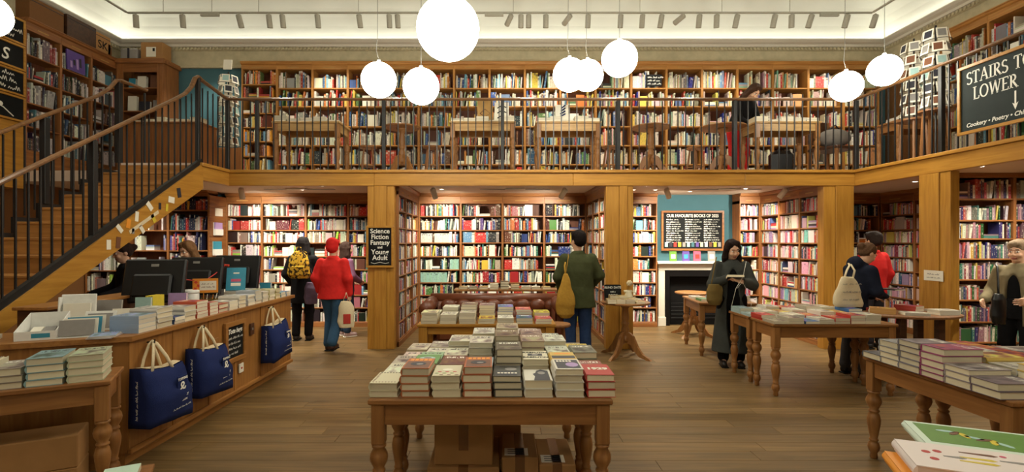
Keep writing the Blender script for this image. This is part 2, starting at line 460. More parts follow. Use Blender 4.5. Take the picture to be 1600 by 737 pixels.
# coved ceiling and the light strip in the cornice
prof = [(0.0, ZK + .0)] + [(1.35 * (1 - math.cos(a)), ZK + .02 + 1.15 * math.sin(a)) for a in [PI / 2 * i / 12 for i in range(13)]]
mb = ring(MB(), prof)
o = prof[-1][0]; zc = prof[-1][1]
mb.add([(XL + o, YN + o, zc), (XR - o, YN + o, zc), (XR - o, YW - o, zc), (XL + o, YW - o, zc)], [(3, 2, 1, 0)])
mb.smooth = False
c = struct('ceiling', mb, 'plaster', 'white coved plaster ceiling')
cv = ring(MB(), [(0.04, ZK + .012), (0.085, ZK + .012)]).obj('cove_light', 'cove_glow')
tag(cv, 'warm light strip hidden in the cornice all round the room', 'light strip')

# gallery: slab, ceiling below, fascia
mb = MB()
mb.box((XL, YF + .06, ZC), (XR, YW, ZG)); mb.box((-5.15, 6.74, ZC), (GXL - .06, YF + .06, ZG)); mb.box((GXR + .06, YN, ZC), (XR, YF + .06, ZG))
struct('floor_gallery', mb, 'ceiling_paint', 'gallery floor slab, its underside the pale ceiling over the ground-floor shelves')
f = sroot('trim_2', 'golden oak fascia beam round the gallery edge')
def fascia(x0, y0, x1, y1, top=True):
    bx('fascia_board', (x0, y0, 2.425), (x1, y1, ZG - .045), 'oak_x' if x1 - x0 > y1 - y0 else 'oak_y', f, 0.006)
for a, b_ in ((GXL - .02, -1.9), (-1.9, 1.05), (1.05, 3.6), (3.6, GXR)):
    fascia(a + .001, YF, b_ - .001, YF + .08)
fascia(GXR, 4.6, GXR + .08, YF + .08); fascia(GXR, 1.8, GXR + .08, 4.598); fascia(GXR, YN, GXR + .08, 1.798)
fascia(GXL - .08, 6.72, GXL, YF + .08)
bx('ledge', (GXL - .12, YF - .03, ZG - .045), (GXR + .05, YF + .14, ZG), 'oak_x', f, 0.006)
bx('ledge', (GXR - .03, YN, ZG - .045), (GXR + .14, YF - .03, ZG), 'oak_y', f, 0.006)
bx('ledge', (GXL - .14, 6.70, ZG - .045), (GXL + .03, YF - .03, ZG), 'oak_y', f, 0.006)

# pillars of upright oak boards
def pillar(name, label, xs, y0, z1=2.425, depth=0.16):
    p = sroot(name, label)
    bx('core', (xs[0] + .004, y0 + .028, 0), (xs[-1] - .004, y0 + depth, z1), 'oak_z', p, 0)
    for i in range(len(xs) - 1):
        d = 0.014 if i % 2 == 0 else 0.0
        bx('board', (xs[i] + .0015, y0 + d, 0), (xs[i + 1] - .0015, y0 + d + .03, z1), 'oak_z', p, 0.004)
    return p
X = lambda x, Y: (x - CX) * Y / FPX
pillar('pillar_1', 'oak pillar that carries the science fiction sign', [X(573.5, YF), X(584.4, YF), X(604, YF), X(616, YF)], YF + .005)
pillar('pillar_2', 'oak pillar behind the small pedestal table', [X(947, YF), X(968, YF), X(981, YF), X(990, YF)], YF + .005)
pillar('pillar_3', 'oak pillar at the corner of the gallery', [X(1288, YF), X(1306.5, YF), X(1335, YF)], YF + .005)
p4 = sroot('pillar_4', 'oak pillar that carries a small paper notice')
bx('core', (GXR + .028, 5.844, 0), (GXR + .12, 6.26, 2.425), 'oak_z', p4, 0)
for a, b_, d in ((5.985, 6.27, 0.0), (5.84, 5.983, 0.012)):
    bx('board', (GXR + d, a, 0), (GXR + d + .03, b_, 2.425), 'oak_z', p4, 0.004)

# ---------------------------------------------------------------- stairs
ST_Y, RISE, GO, SX0, SX1 = 6.72, 0.17, 0.285, -5.2, -4.07
PITCH = RISE / GO
stair = thing('staircase', 'oak staircase with black steel edges climbing to the gallery on the left', 'staircase')
nst = 15
for i in range(nst):
    z = ZG - RISE * (i + 1); y1 = ST_Y - GO * i
    bx('tread', (SX0 + .03, y1 - GO - .02, z - .035), (SX1 - .01, y1 + .012, z), 'tread', stair, 0.008)
    bx('riser', (SX0 + .03, y1 - .012, z), (SX1 - .01, y1 + .012, z + RISE - .035), 'tread', stair, 0)
def slope_plate(name, x0, x1, up, dn, mat):
    y0, y1 = ST_Y - GO * nst, ST_Y + .02
    za = lambda y: ZG - (ST_Y - y) * PITCH
    pts = [(y0, max(0, za(y0) - dn)), (y1, za(y1) - dn), (y1, za(y1) + up), (y0, za(y0) + up)]
    M = Matrix(((0, 0, 1, 0), (1, 0, 0, 0), (0, 1, 0, 0), (0, 0, 0, 1)))
    return MB().prism(pts, x0, x1, 0, M).obj(name, mat, stair)
slope_plate('stringer', SX1 - .03, SX1 + .03, -0.02, 0.36, 'oak_y')
slope_plate('steel_edge', SX1 - .035, SX1 + .012, 0.045, 0.03, 'black_steel')
slope_plate('soffit', SX0 + .03, SX1 - .03, -0.22, 0.30, 'oak_y')
mb = MB()
for i in range(nst):
    z = ZG - RISE * (i + 1); y1 = ST_Y - GO * i
    mb.box((SX0, y1 - GO - .015, z - .20), (SX0 + .03, y1 + .02, z + .05))
mb.obj('stepped_edge', 'black_steel', stair)

# ---------------------------------------------------------------- railings
def rail_seg(root, a, b, n, h=1.06, handle=True, zoff=0.0):
    a, b = Vector(a), Vector(b)
    for i in range(n):
        p = a.lerp(b, (i + .5) / n)
        bx('baluster', (p.x - .007, p.y - .007, p.z), (p.x + .007, p.y + .007, p.z + h - .03), 'black_steel', root, 0)
def newel(root, x, y, z, h=1.06, s=0.026):
    bx('newel_post', (x - s, y - s, z), (x + s, y + s, z + h - .02), 'black_steel', root, 0.004)
def handrail(root, path, w=0.034):
    o = MB().tube(path, w, 8, 0, None, 0.6).obj('handrail', 'handrail', root); return o
ra = thing('gallery_railing', 'black steel railing with wooden handrail along the back gallery', 'railing', (0, 0, 0))
rail_seg(ra, (GXL, YF + .05, ZG), (GXR, YF + .05, ZG), 80)
for xx in (-3.66, -1.77, 0.0, 1.73, 3.47): newel(ra, xx, YF + .05, ZG)
newel(ra, GXR + .05, YF + .05, ZG); newel(ra, GXL - .05, YF + .05, ZG)
handrail(ra, [(GXL - .05, YF + .05, ZG + 1.06), (GXR + .05, YF + .05, ZG + 1.06)])
rb = thing('gallery_railing', 'black steel railing with wooden handrail along the right gallery behind the sign', 'railing')
rail_seg(rb, (GXR + .05, YF - .05, ZG), (GXR + .05, 2.6, ZG), 41)
for yy in (6.0, 4.4, 2.8): newel(rb, GXR + .05, yy, ZG)
handrail(rb, [(GXR + .05, YF + .02, ZG + 1.06), (GXR + .05, 2.6, ZG + 1.06)])
rc = thing('stair_railing', 'black steel stair railing with wooden handrail on the shop side of the stairs', 'railing')
rail_seg(rc, (GXL - .05, YF - .02, ZG), (GXL - .05, 6.76, ZG), 5)
xs_ = GXL - .05
za = lambda y: ZG - (ST_Y - y) * PITCH
rail_seg(rc, (xs_, ST_Y - .08, za(ST_Y - .08)), (xs_, 2.9, za(2.9)), 33, 1.0)
newel(rc, xs_, 6.72, ZG, 1.16); newel(rc, xs_, 5.0, za(5.0), 1.0, .03)
newel(rc, xs_, 3.2, za(3.2), 1.0, .03)
handrail(rc, [(xs_, YF + .03, ZG + 1.06), (xs_, 6.78, ZG + 1.14), (xs_, 6.72, ZG + 1.16), (xs_, 6.66, ZG + 1.12), (xs_, 6.58, za(6.58) + 1.06), (xs_, 6.45, za(6.45) + 1.01), (xs_, 6.2, za(6.2) + 1.0), (xs_, 2.9, za(2.9) + 1.0)])
rd = thing('stair_railing', 'black steel stair railing with wooden handrail on the wall side of the stairs', 'railing')
rail_seg(rd, (SX0 + .02, ST_Y - .08, za(ST_Y - .08)), (SX0 + .02, 3.6, za(3.6)), 26, 1.0)
newel(rd, SX0 + .02, 6.74, ZG, 1.1, .034); newel(rd, SX0 + .02, 5.65, za(5.65), 1.0, .034); newel(rd, SX0 + .22, 6.95, ZG, 1.02, .012)
handrail(rd, [(SX0 + .25, 6.97, ZG + 1.04), (SX0 + .03, 6.77, ZG + 1.12), (SX0 + .02, 6.70, ZG + 1.10), (SX0 + .02, 6.58, za(6.58) + 1.04), (SX0 + .02, 6.4, za(6.4) + 1.0), (SX0 + .02, 3.6, za(3.6) + 1.0)])
# ================================================================ BOOKCASES AND THEIR BOOKS
CASES = []          # (matrix, width, rows, phrase, style, overrides)
def bookcase(label, phrase, loc, rotz, wd, z1, shelves, top_in, depth=0.26, style='mix', over=None, wood_='case', ends=(0, 0), crown=True, plinth=0.08, fill=True, name='bookcase'):
    """shelves: heights (absolute) of the shelf boards, lowest last; loc: front left foot as one faces it"""
    t = thing(name, label, 'bookcase', loc, rotz)
    z0 = loc[2]; h = z1 - z0; th = 0.02
    bx('side_panel', (0, 0.0, 0), (th, depth, top_in - z0 + .06), wood_ + '_z', t, 0.003)
    bx('side_panel', (wd - th, 0.0, 0), (wd, depth, top_in - z0 + .06), wood_ + '_z', t, 0.003)
    bx('back_panel', (th, depth - .012, 0), (wd - th, depth, top_in - z0), 'case_back', t, 0)
    for z in shelves:
        bx('shelf', (th, 0.006, z - z0 - .022), (wd - th, depth - .012, z - z0), wood_ + '_x', t, 0.003)
    bx('header', (0, -0.004, top_in - z0), (wd, depth, h - .06), wood_ + '_x', t, 0.003)
    if crown:
        M = Matrix(((0, 0, 1, 0), (1, 0, 0, 0), (0, 1, 0, 0), (0, 0, 0, 1)))
        MB().prism([(-.004, h - .06), (-.03, h - .045), (-.04, h - .02), (-.05, h - .015), (-.05, h), (depth, h), (depth, h - .06)][::-1], 0, wd, 0, M).obj('crown', wood_ + '_x', t)
    bx('section_label', (wd * .3, -.007, top_in - z0 + (h - .06 - top_in + z0) * .35), (wd * .62, -.004, top_in - z0 + (h - .06 - top_in + z0) * .35 + .018), 'tan_card', t, 0)
    if plinth:
        bx('plinth', (0, -0.006, 0), (wd, 0.03, plinth), wood_ + '_x', t, 0.003)
    if fill:
        lv = sorted(shelves, reverse=True); rows = []; top = top_in
        for z in lv:
            rows.append((z, top - z - (0.022 if top != top_in else 0.0))); top = z
        CASES.append((T(Vector(loc)) @ RZ(rotz) @ T(Vector((0, 0, -z0))), wd, rows, phrase, style, over or {}, depth))
    return t

UP = [4.477, 4.136, 3.76, 3.405, 3.05, 2.72]
UP0 = [4.55, 4.30, 4.01, 3.746, 3.48, 3.206, 2.94, 2.70]
LOW = [2.081, 1.817, 1.581, 1.3255, 1.077, 0.834, 0.599, 0.364, 0.1]
x0 = X(377, YB); pit = 55.4 * YB / FPX
for k in range(18):
    bookcase('oak bookcase on the gallery back wall, %s along from the teal wall' % nth(k), 'gallery bookcase %s from teal wall' % nth(k),
             (x0 + pit * k, YB, ZG), 0, pit, ZT, UP0 if k == 0 else UP, 4.82, 0.28, 'small' if k == 0 else ('art' if k < 10 else 'pale'), wood_='oakcase')
# left and right galleries
for k in range(3):
    bookcase('dark wooden bookcase on the left gallery wall, %s from the chalk panels' % nth(k), 'left gallery bookcase %s' % nth(k),
             (-7.13, 7.47 + .6 * k, ZG), PI / 2, .6, ZT, [4.42, 4.06, 3.70, 3.34, 2.98], 4.78, 0.26, 'grey', plinth=0.30)
for k in range(4):
    bookcase('wooden bookcase on the right gallery wall, %s from the back corner' % nth(k), 'right gallery bookcase %s' % nth(k),
             (7.1, 8.1 - .8 * k, ZG), -PI / 2, .8, ZT, UP, 4.80, 0.28, 'art', wood_='oakcase')
# ground floor, middle alcove
MINT, RED, GREYW, NAVY = (150, 188, 172), (196, 48, 46), (186, 184, 178), (36, 56, 122)
ov = [{(2, 0.02, .30): GREYW, (2, .36, .7): (196, 192, 180), (4, .74, .98): MINT, (5, .02, .64): MINT, (0, .02, .12): RED},
      {(2, .35, .58): RED, (2, .62, .84): (40, 40, 44)}, {(4, .02, .22): RED}, {(3, .3, .62): NAVY}]
for k in range(4):
    bookcase('tall bookcase at the back of the middle alcove, %s of four from the left' % nth(k), 'middle alcove back bookcase %s' % nth(k),
             (X(654.5 + 65.3 * k, YB), YB, 0), 0, 65.3 * YB / FPX, ZC, LOW, 2.307, 0.28, 'mix', ov[k])
for k in range(3):
    bookcase('bookcase on the left side of the middle alcove, %s from its pillar' % nth(k), 'alcove left side bookcase %s' % nth(k),
             (-1.57, 7.57 + .593 * k, 0), PI / 2, .593, ZC, LOW, 2.307, 0.26, 'mix')
    bookcase('bookcase on the right side of the middle alcove, %s from the back' % nth(k), 'alcove right side bookcase %s' % nth(k),
             (1.575, 9.35 - .593 * k, 0), -PI / 2, .593, ZC, LOW, 2.307, 0.26, 'mix')
# left alcove
for k, (a, b_) in enumerate(((353, 408.7), (408.7, 477.4), (477.4, 543.6), (543.6, 606))):
    bookcase('bookcase at the back of the left alcove, %s along from the till' % nth(k), 'left alcove bookcase %s' % nth(k),
             (X(a, YB), YB, 0), 0, X(b_, YB) - X(a, YB), ZC, LOW, 2.307, 0.28, 'white' if k < 3 else 'mix',
             {(1, .2, .6): (90, 40, 50)} if k == 1 else None)
YL = 8.82
for k, (a, b_) in enumerate(((-7.38, -6.65), (-6.65, -5.914), (-5.914, -5.19))):
    bookcase('dark bookcase behind the till under the stairs, %s from the left wall' % nth(k), 'bookcase behind the till %s' % nth(k),
             (a, YL, 0), 0, b_ - a, ZC, [2.16, 1.8, 1.444, 1.09, .73, .37, .1], 2.40, 0.28, ('white', 'sparse', 'dark')[k])
ep = thing('bookcase_end', 'boarded wooden end panel with leaflets beside the till shelves', 'panel', (-5.185, YL, 0))
for k in range(9):
    bx('board', (-.012, 0, .28 * k + .0015), (0.012, .53, min(.28 * k + .2785, 2.42)), 'case_y', ep, 0.003)
# right of the middle alcove
bookcase('narrow bookcase between the oak pillar and the fireplace', 'bookcase beside the fireplace', (X(989.5, YB) - .35, YB, 0), 0, X(1027, YB) - X(989.5, YB) + .35, ZC, LOW, 2.307, 0.30, 'mix')
bookcase('narrow bookcase right of the fireplace in the corner', 'corner bookcase right of the fireplace', (X(1154, YB) + .02, YB, 0), 0, 4.83 - X(1154, YB) - .02, ZC, LOW, 2.307, 0.30, 'pink')
for k in range(3):
    bookcase('side bookcase right of the fireplace, %s from the back corner' % nth(k), 'side bookcase %s right of the fireplace' % nth(k),
             (4.83, 9.35 - .61 * k, 0), -PI / 2, .61, ZC, LOW, 2.307, 0.14, 'pink')
for k in range(3):
    bookcase('back-wall bookcase behind the corner pillar, %s from the left' % nth(k), 'bookcase behind the corner pillar %s' % nth(k),
             (5.0 + .69 * k, YB, 0), 0, .69, ZC, LOW, 2.307, 0.28, 'mix')
for k in range(3):
    bookcase('right wall bookcase under the gallery, %s from the back' % nth(k), 'right wall bookcase %s' % nth(k),
             (7.08, 9.35 - .76 * k, 0), -PI / 2, .76, ZC, LOW, 2.307, 0.26, 'pink')
for k in range(2):
    bookcase('bookcase nearest the right edge beyond the noticed pillar, %s of two' % nth(k), 'bookcase beyond the notice pillar %s' % nth(k),
             (5.98 + .8 * k, 6.6, 0), 0, .8 if k == 0 else .6, ZC, [2.17, 1.886, 1.642, 1.375, 1.1, .83, .54, .27, .08], 2.44, 0.26, 'dusky')

# ---------------------------------------------------------------- shelf books
PAL = {
 'mix': [((236, 230, 214), 30), ((206, 198, 178), 9), ((30, 30, 34), 10), ((176, 46, 42), 11), ((206, 110, 52), 6), ((212, 180, 72), 5), ((44, 62, 118), 8), ((92, 136, 170), 6), ((52, 112, 104), 5), ((74, 116, 62), 4), ((196, 112, 134), 3), ((96, 66, 122), 3), ((142, 138, 134), 7), ((104, 66, 44), 6)],
 'art': [((226, 220, 202), 26), ((202, 194, 174), 14), ((150, 144, 134), 9), ((50, 50, 54), 9), ((172, 60, 48), 6), ((212, 130, 60), 6), ((214, 186, 82), 6), ((58, 92, 140), 8), ((120, 164, 186), 6), ((86, 124, 76), 5), ((118, 84, 58), 6)],
 'pale': [((232, 224, 204), 34), ((212, 202, 178), 14), ((216, 176, 176), 7), ((150, 142, 134), 8), ((186, 66, 60), 7), ((222, 164, 110), 4), ((216, 190, 96), 4), ((110, 140, 170), 6), ((128, 164, 140), 5), ((62, 60, 62), 7), ((48, 52, 140), 2)],
 'small': [((224, 150, 60), 14), ((206, 172, 80), 10), ((222, 214, 190), 24), ((110, 60, 40), 8), ((50, 48, 46), 10), ((120, 160, 190), 8), ((176, 70, 54), 10), ((90, 110, 70), 5)],
 'grey': [((206, 200, 190), 22), ((168, 162, 156), 16), ((96, 92, 96), 14), ((48, 48, 52), 16), ((150, 60, 60), 5), ((80, 110, 130), 8), ((96, 70, 54), 8)],
 'pink': [((228, 214, 204), 24), ((218, 166, 172), 13), ((196, 60, 62), 10), ((170, 140, 176), 8), ((196, 190, 180), 8), ((60, 50, 62), 7), ((206, 150, 90), 6), ((120, 170, 170), 5), ((202, 200, 110), 4), ((150, 44, 70), 5), ((70, 90, 130), 4)],
 'white': [((226, 218, 206), 36), ((190, 182, 172), 12), ((160, 110, 106), 6), ((40, 38, 42), 9), ((184, 54, 48), 7), ((60, 80, 140), 5), ((120, 160, 180), 4), ((150, 190, 80), 3), ((140, 130, 120), 8)],
 'dark': [((46, 52, 84), 16), ((34, 32, 40), 14), ((186, 92, 64), 10), ((180, 60, 50), 8), ((70, 110, 110), 8), ((90, 80, 140), 6), ((200, 130, 140), 5), ((200, 196, 190), 8), ((212, 170, 60), 4)],
 'dusky': [((206, 196, 184), 20), ((168, 130, 140), 10), ((104, 70, 84), 9), ((70, 120, 110), 8), ((60, 56, 100), 8), ((188, 84, 80), 6), ((120, 110, 112), 12), ((206, 176, 90), 4), ((50, 90, 60), 6), ((150, 60, 60), 5)],
 'sparse': [((226, 222, 214), 30), ((190, 190, 196), 12), ((110, 120, 170), 8)],
}
def cname(c):
    r, g, b_ = c; mx, mn = max(c), min(c)
    if mx < 62: return 'black'
    if mx - mn < 26: return 'white' if mn > 205 else 'pale grey' if mn > 150 else 'grey'
    if mx - mn < 48 and mn > 150: return 'cream'
    import colorsys
    h, s_, v = colorsys.rgb_to_hsv(r / 255, g / 255, b_ / 255); h *= 360
    if h < 14 or h > 345: return 'pink' if v > .7 and s_ < .5 else ('red' if v > .5 else 'maroon')
    if h < 40: return 'orange' if v > .72 and s_ > .5 else ('tan' if v > .6 else 'brown')
    if h < 66: return 'yellow' if v > .62 else 'olive'
    if h < 160: return 'green' if v > .35 else 'dark green'
    if h < 195: return 'teal' if v < .6 else 'mint'
    if h < 250: return 'navy' if v < .5 else 'blue'
    return 'purple' if v < .6 else 'lilac' if h < 310 else 'pink'
SHELF = []
rs = random.Random(11)
def pick(style):
    P = PAL[style]; c = rs.choices([p[0] for p in P], [p[1] for p in P])[0]
    j = rs.uniform(.82, 1.1)
    return tuple(int(max(8, min(242, v * j + rs.uniform(-10, 10)))) for v in c)
for ci, (M, wd, rows, phrase, style, over, depth) in enumerate(CASES):
    for ri, (z, av) in enumerate(rows):
        if av < 0.1: continue
        x, end, n = 0.024 + rs.uniform(0, .01), wd - 0.024, 0
        lay = style in ('white', 'sparse')
        if not lay and rs.random() < .3: end -= rs.uniform(.02, .14)
        blocks = sorted((a * wd, b_ * wd, c) for (r_, a, b_), c in over.items() if r_ == ri)
        base_h = min(av - .02, rs.uniform(.175, .205) if av < .27 else rs.uniform(.22, .29))
        while x < end - .012:
            blk = next((c for a, b_, c in blocks if a - .01 <= x < b_), None)
            if blk:
                t = .021; hh = base_h * .96; c = tuple(int(v * rs.uniform(.97, 1.03)) for v in blk); d = .15; ln = 0
                SHELF.append((M, x, z, t, hh, d, 0, c, ci, ri, n, phrase)); x += t + .0006; n += 1; continue
            u = rs.random()
            if u < (.07 if lay else .025) and end - x > .2:        # a book turned face out
                t = rs.uniform(.11, .17); hh = min(av - .02, t * rs.uniform(1.3, 1.5)); c = pick(style)
                if x + t < end: SHELF.append((M, x, z, t, hh, .03, 0, c, ci, ri, n, phrase)); x += t + rs.uniform(.004, .02); n += 1; continue
            if u < (.12 if lay else .045) and end - x > .24:       # a small pile lying flat
                wdt = rs.uniform(.13, .2); zz = z
                for _ in range(rs.randint(2, 4)):
                    t2 = rs.uniform(.018, .035)
                    if zz + t2 > z + av - .01: break
                    SHELF.append((M, x, zz, wdt, t2, .16, 0, pick(style), ci, ri, n, phrase)); zz += t2 + .0005; n += 1
                x += wdt + .006; continue
            if style == 'sparse' and u > .5: x += rs.uniform(.02, .12); continue
            if u > .972: x += rs.uniform(.015, .06); continue
            run = rs.randint(3, 5) if rs.random() < .05 else 1
            c = pick(style); t = rs.choice((.014, .018, .022, .026, .03, .036)) * rs.uniform(.85, 1.15); hh = min(av - .012, base_h * (rs.uniform(.84, 1.14) if av < .27 else rs.uniform(.74, 1.2))); d = rs.uniform(.12, .165)
            lean = 0 if rs.random() < (.9 if av < .27 else .84) else rs.uniform(-.16, -.05)
            for _ in range(run):
                tt = t
                if x + tt + abs(math.sin(lean)) * hh > end: x = end; break
                SHELF.append((M, x + (0 if lean <= 0 else 0), z, tt, hh, d, lean, c, ci, ri, n, phrase)); x += tt + .0008 + (abs(math.sin(lean)) * hh * .9 if lean and _ == run - 1 else 0); n += 1

def book_geo(M, x, z, t, hh, d, lean, setb):
    """ten corners of a shelved book with a slightly rounded spine"""
    pts = [(0, .004), (t / 2, 0), (t, .004), (t, d), (0, d)]
    out = []
    cl, sl = math.cos(lean), math.sin(lean)
    for zz in (0, hh):
        for (px_, py_) in pts:
            if lean:                 # tipped over to the right about its lower right corner
                a, b_ = px_ - t, zz
                q = (x + t + a * cl - b_ * sl, py_ + setb, z + a * sl + b_ * cl + (t * -sl if sl < 0 else 0) * 0 )
            else: q = (x + px_, py_ + setb, z + zz)
            out.append(M @ Vector(q))
    if lean:
        lo = min(v.z for v in out)
        for v in out: v.z += z - lo
    return out
BF = [(4, 3, 2, 1, 0), (5, 6, 7, 8, 9), (0, 1, 6, 5), (1, 2, 7, 6), (2, 3, 8, 7), (3, 4, 9, 8), (4, 0, 5, 9)]
PAGE = srgb(222, 212, 188)
def book_mesh(name, books):
    """books: list of (ten corners, colour, id)"""
    vs, fs, uvs, cols = [], [], [], []
    for vv, c, bid in books:
        o = len(vs); vs += [tuple(v) for v in vv]; lc = srgb(*c)
        for fi, f_ in enumerate(BF):
            fs.append(tuple(o + i for i in f_))
            cc = PAGE if fi in (0, 1, 5) else lc
            cols += [cc] * len(f_)
            if vv is not None and (vv[2] - vv[0]).length > .06: uvs += [(bid + .01, 0)] * len(f_)
            elif fi == 2: uvs += [(bid + .02, 0), (bid + .5, 0), (bid + .5, 1), (bid + .02, 1)]
            elif fi == 3: uvs += [(bid + .5, 0), (bid + .98, 0), (bid + .98, 1), (bid + .5, 1)]
            else: uvs += [(bid + .01, 0)] * len(f_)
    me = bpy.data.meshes.new(name); me.from_pydata(vs, [], fs); me.materials.append(MAT['spine'])
    u = me.uv_layers.new(name='UVMap'); u.data.foreach_set('uv', np.array(uvs, 'f').ravel())
    a = me.color_attributes.new('Col', 'FLOAT_COLOR', 'CORNER'); a.data.foreach_set('color', np.array(cols, 'f').ravel())
    me.update(); return me
recs = []
for i, (M, x, z, t, hh, d, lean, c, ci, ri, n, phrase) in enumerate(SHELF):
    ctr = M @ Vector((x + t / 2, 0, z + hh / 2))
    if ctr.y < 1: continue
    sx, sy = CX + ctr.x * FPX / ctr.y, HY - (ctr.z - EYE) * FPX / ctr.y
    nrm = (M.to_3x3() @ Vector((0, -1, 0))); view = (Vector((0, 0, EYE)) - ctr).normalized()
    face = max(0, nrm.dot(view))
    area = t * hh * face / ctr.y ** 2
    shown = 0 < sx < 1600 and 0 < sy < 737
    # hidden from the camera: below the gallery edge, behind the stairs or the tables
    if ctr.z > ZG and (ctr.z - EYE) / ctr.y < (ZG - EYE) / YF + .012: shown = False
    if ctr.z < .55 and abs(ctr.x) < 5: shown = False
    if ctr.z < ZC and sx < 262: shown = False
    if 1040 < sx < 1150 and ctr.z < 1.3: shown = False
    if ctr.z < ZC and (573 < sx < 617 or 947 < sx < 990 or 1288 < sx < 1335 or 1433 < sx < 1500): shown = False
    recs.append((area if shown else 0, i, book_geo(M, x, z, t, hh, d, lean, .02 if depth > .2 else .0), c, ci, ri, n, phrase))
recs.sort(key=lambda r: -r[0])
SINGLES = 300
seen_lab = {}
for r in recs[:SINGLES]:
    _, i, vv, c, ci, ri, n, phrase = r
    base = sum(vv[:5], Vector()) / 5
    o = link('shelf_book', book_mesh('shelf_book', [([v - base for v in vv], c, i)]), None, base)
    lab = '%s spine, %s from left, %s shelf down, %s' % (cname(c), nth(n), nth(ri), phrase)
    tag(o, lab, 'shelf book', 'largest spines on the shelves')
o = link('shelf_stock', book_mesh('shelf_stock', [(r[2], r[3], r[1]) for r in recs[SINGLES:]]))
tag(o, 'hundreds of smaller book spines packed along every shelf of the shop', 'shelf stock', None, 'stuff')
print('shelf books', len(recs))
# ================================================================ TABLES
LEG = [(.020, 0), (.026, .012), (.022, .05), (.034, .07), (.040, .10), (.034, .135), (.024, .15), (.030, .16), (.030, .168), (.024, .178),
       (.032, .23), (.042, .30), (.044, .34), (.036, .385), (.028, .40), (.036, .41), (.036, .42), (.027, .43), (.046, .475), (.050, .50), (.046, .525), (.030, .56), (.040, .57), (.040, .582), (.034, .59)]
def table(label, loc, rotz, L, W, h=0.75, leg=.6, name='table', wood_='pine', inset=.05, tk=.03, s=1.0, leg_mesh=[None]):
    """long side L on local x, width W on local y, loc: middle of the top on the floor"""
    t = thing(name, label, 'table', (loc[0], loc[1], loc[2] if len(loc) > 2 else 0), rotz)
    bx('table_top', (-L / 2, -W / 2, h - tk), (L / 2, W / 2, h), wood_ + '_x', t, 0.006)
    lx, ly = L / 2 - inset, W / 2 - inset; q = .036
    za_ = h - tk - .115
    for sy in (-1, 1):
        bx('apron', (-lx + q, sy * ly - .011 + sy * .012, za_), (lx - q, sy * ly + .011 + sy * .012, h - tk), wood_ + '_x', t, 0.002)
    for sx in (-1, 1):
        bx('apron', (sx * lx - .011 + sx * .012, -ly + q, za_), (sx * lx + .011 + sx * .012, ly - q, h - tk), wood_ + '_y', t, 0.002)
    zb = h - tk - .22
    for sx in (-1, 1):
        for sy in (-1, 1):
            m = MB().lathe([(r, z * zb / .59) for r, z in LEG], 14)
            m.box((-q, -q, zb - .002), (q, q, h - tk), 0, None, .006); 
            o = m.obj('leg', 'turned', t, True); o.location = (sx * lx, sy * ly, 0)
            for p in o.data.polygons[-26:]: p.use_smooth = False
    return t
T_FRONT = [(-.075, 2.99), (-.075, 3.75)]
table('pine table at the very front, its apron facing the room', (-.065, 2.99), 0, 1.32, .62)
table('pine table pushed behind the front table, hidden under books', (-.075, 3.73), 0, 1.30, .78)
table('pine table nearest of the pair left of the dark-hooded woman', (3.43, 5.37), 0, 1.29, .48)
table('pine table rear one of the pair, beside the woman in the long coat', (3.43, 5.90), 0, 1.29, .50)
table('pine table with the edge facing the aisle, at the right front', (2.93, 3.19), PI / 2, 1.10, .47)
table('pine table hard against the right edge, second of the right front pair', (3.46, 3.19), PI / 2, 1.10, .50)
LT = Vector((-2.40, 3.06, 0)); LD = Vector((-.885, -.465, 0)); LP_ = Vector((-.465, .885, 0)) # left table: near right corner, along, across
lt_c = LT + LD * .75 + LP_ * .20
table('pine table in the left corner before the counter, boxes stored beneath', (lt_c.x, lt_c.y), math.atan2(-LD.y, -LD.x), 1.5, .40)
LT_ROT = math.atan2(-LD.y, -LD.x)
# plain console table in the middle
t = thing('table', 'plain square-legged console table in front of the leather sofa', 'table', (-.165, 5.36, 0))
bx('table_top', (-.72, -.2, .715), (.72, .28, .745), 'oak_x', t, .005)
for sx in (-.66, .66):
    for sy in (-.14, .22): bx('leg', (sx - .045, sy - .045, 0), (sx + .045, sy + .045, .715), 'oak_z', t, .004)
bx('apron', (-.615, -.15, .63), (.615, -.125, .715), 'oak_x', t, .003); bx('apron', (-.615, .205, .63), (.615, .23, .715), 'oak_x', t, .003)
# pedestal tables
def pedestal(label, loc, r, h, name='pedestal_table', legs=4, rot=0.0, wood_='turned'):
    t = thing(name, label, 'table', loc, rot)
    MB().lathe([(.001, h - .03), (r - .02, h - .03), (r, h - .02), (r, h - .006), (r - .008, h), (.001, h)], 28, 0, None, False).obj('table_top', wood_, t, False)
    MB().lathe([(.04, .20), (.06, .22), (.06, .27), (.035, .30), (.045, .33), (.055, .38), (.035, .43), (.05, .445), (.05, .47), (.036, .49), (.05, .52), (.05, .58), (.04, h - .1), (.07, h - .06), (.09, h - .03)], 16).obj('column', wood_, t)
    for k in range(legs):
        a = 2 * PI * (k + .5) / legs
        M = RZ(a) @ Matrix.Rotation(PI / 2, 4, 'X')
        MB().prism([(.03, .19), (.03, .34), (.07, .34), (.13, .30), (.20, .16), (.27, .07), (.36, .03), (.40, .0), (.33, .0), (.22, .03), (.14, .10), (.09, .18)][::-1], -.02, .02, 0, M).obj('foot', wood_, t)
    return t
pedestal('small round pedestal table with parcelled books before the oak pillar', (X(977, 6.95), 6.95, 0), .34, .765)
pedestal('round pedestal table on splayed feet in front of the fireplace', (X(1083, 8.5), 8.5, 0), .30, .74)
table('pine table between the fireplace and the woman in the long coat', (X(1110, 7.6), 7.35, 0), -.10, .78, .9, .75)
t = thing('oval_table', 'oval wooden table of books that the dark-hooded woman leans over', 'table', (4.60, 5.62, .065), 0)
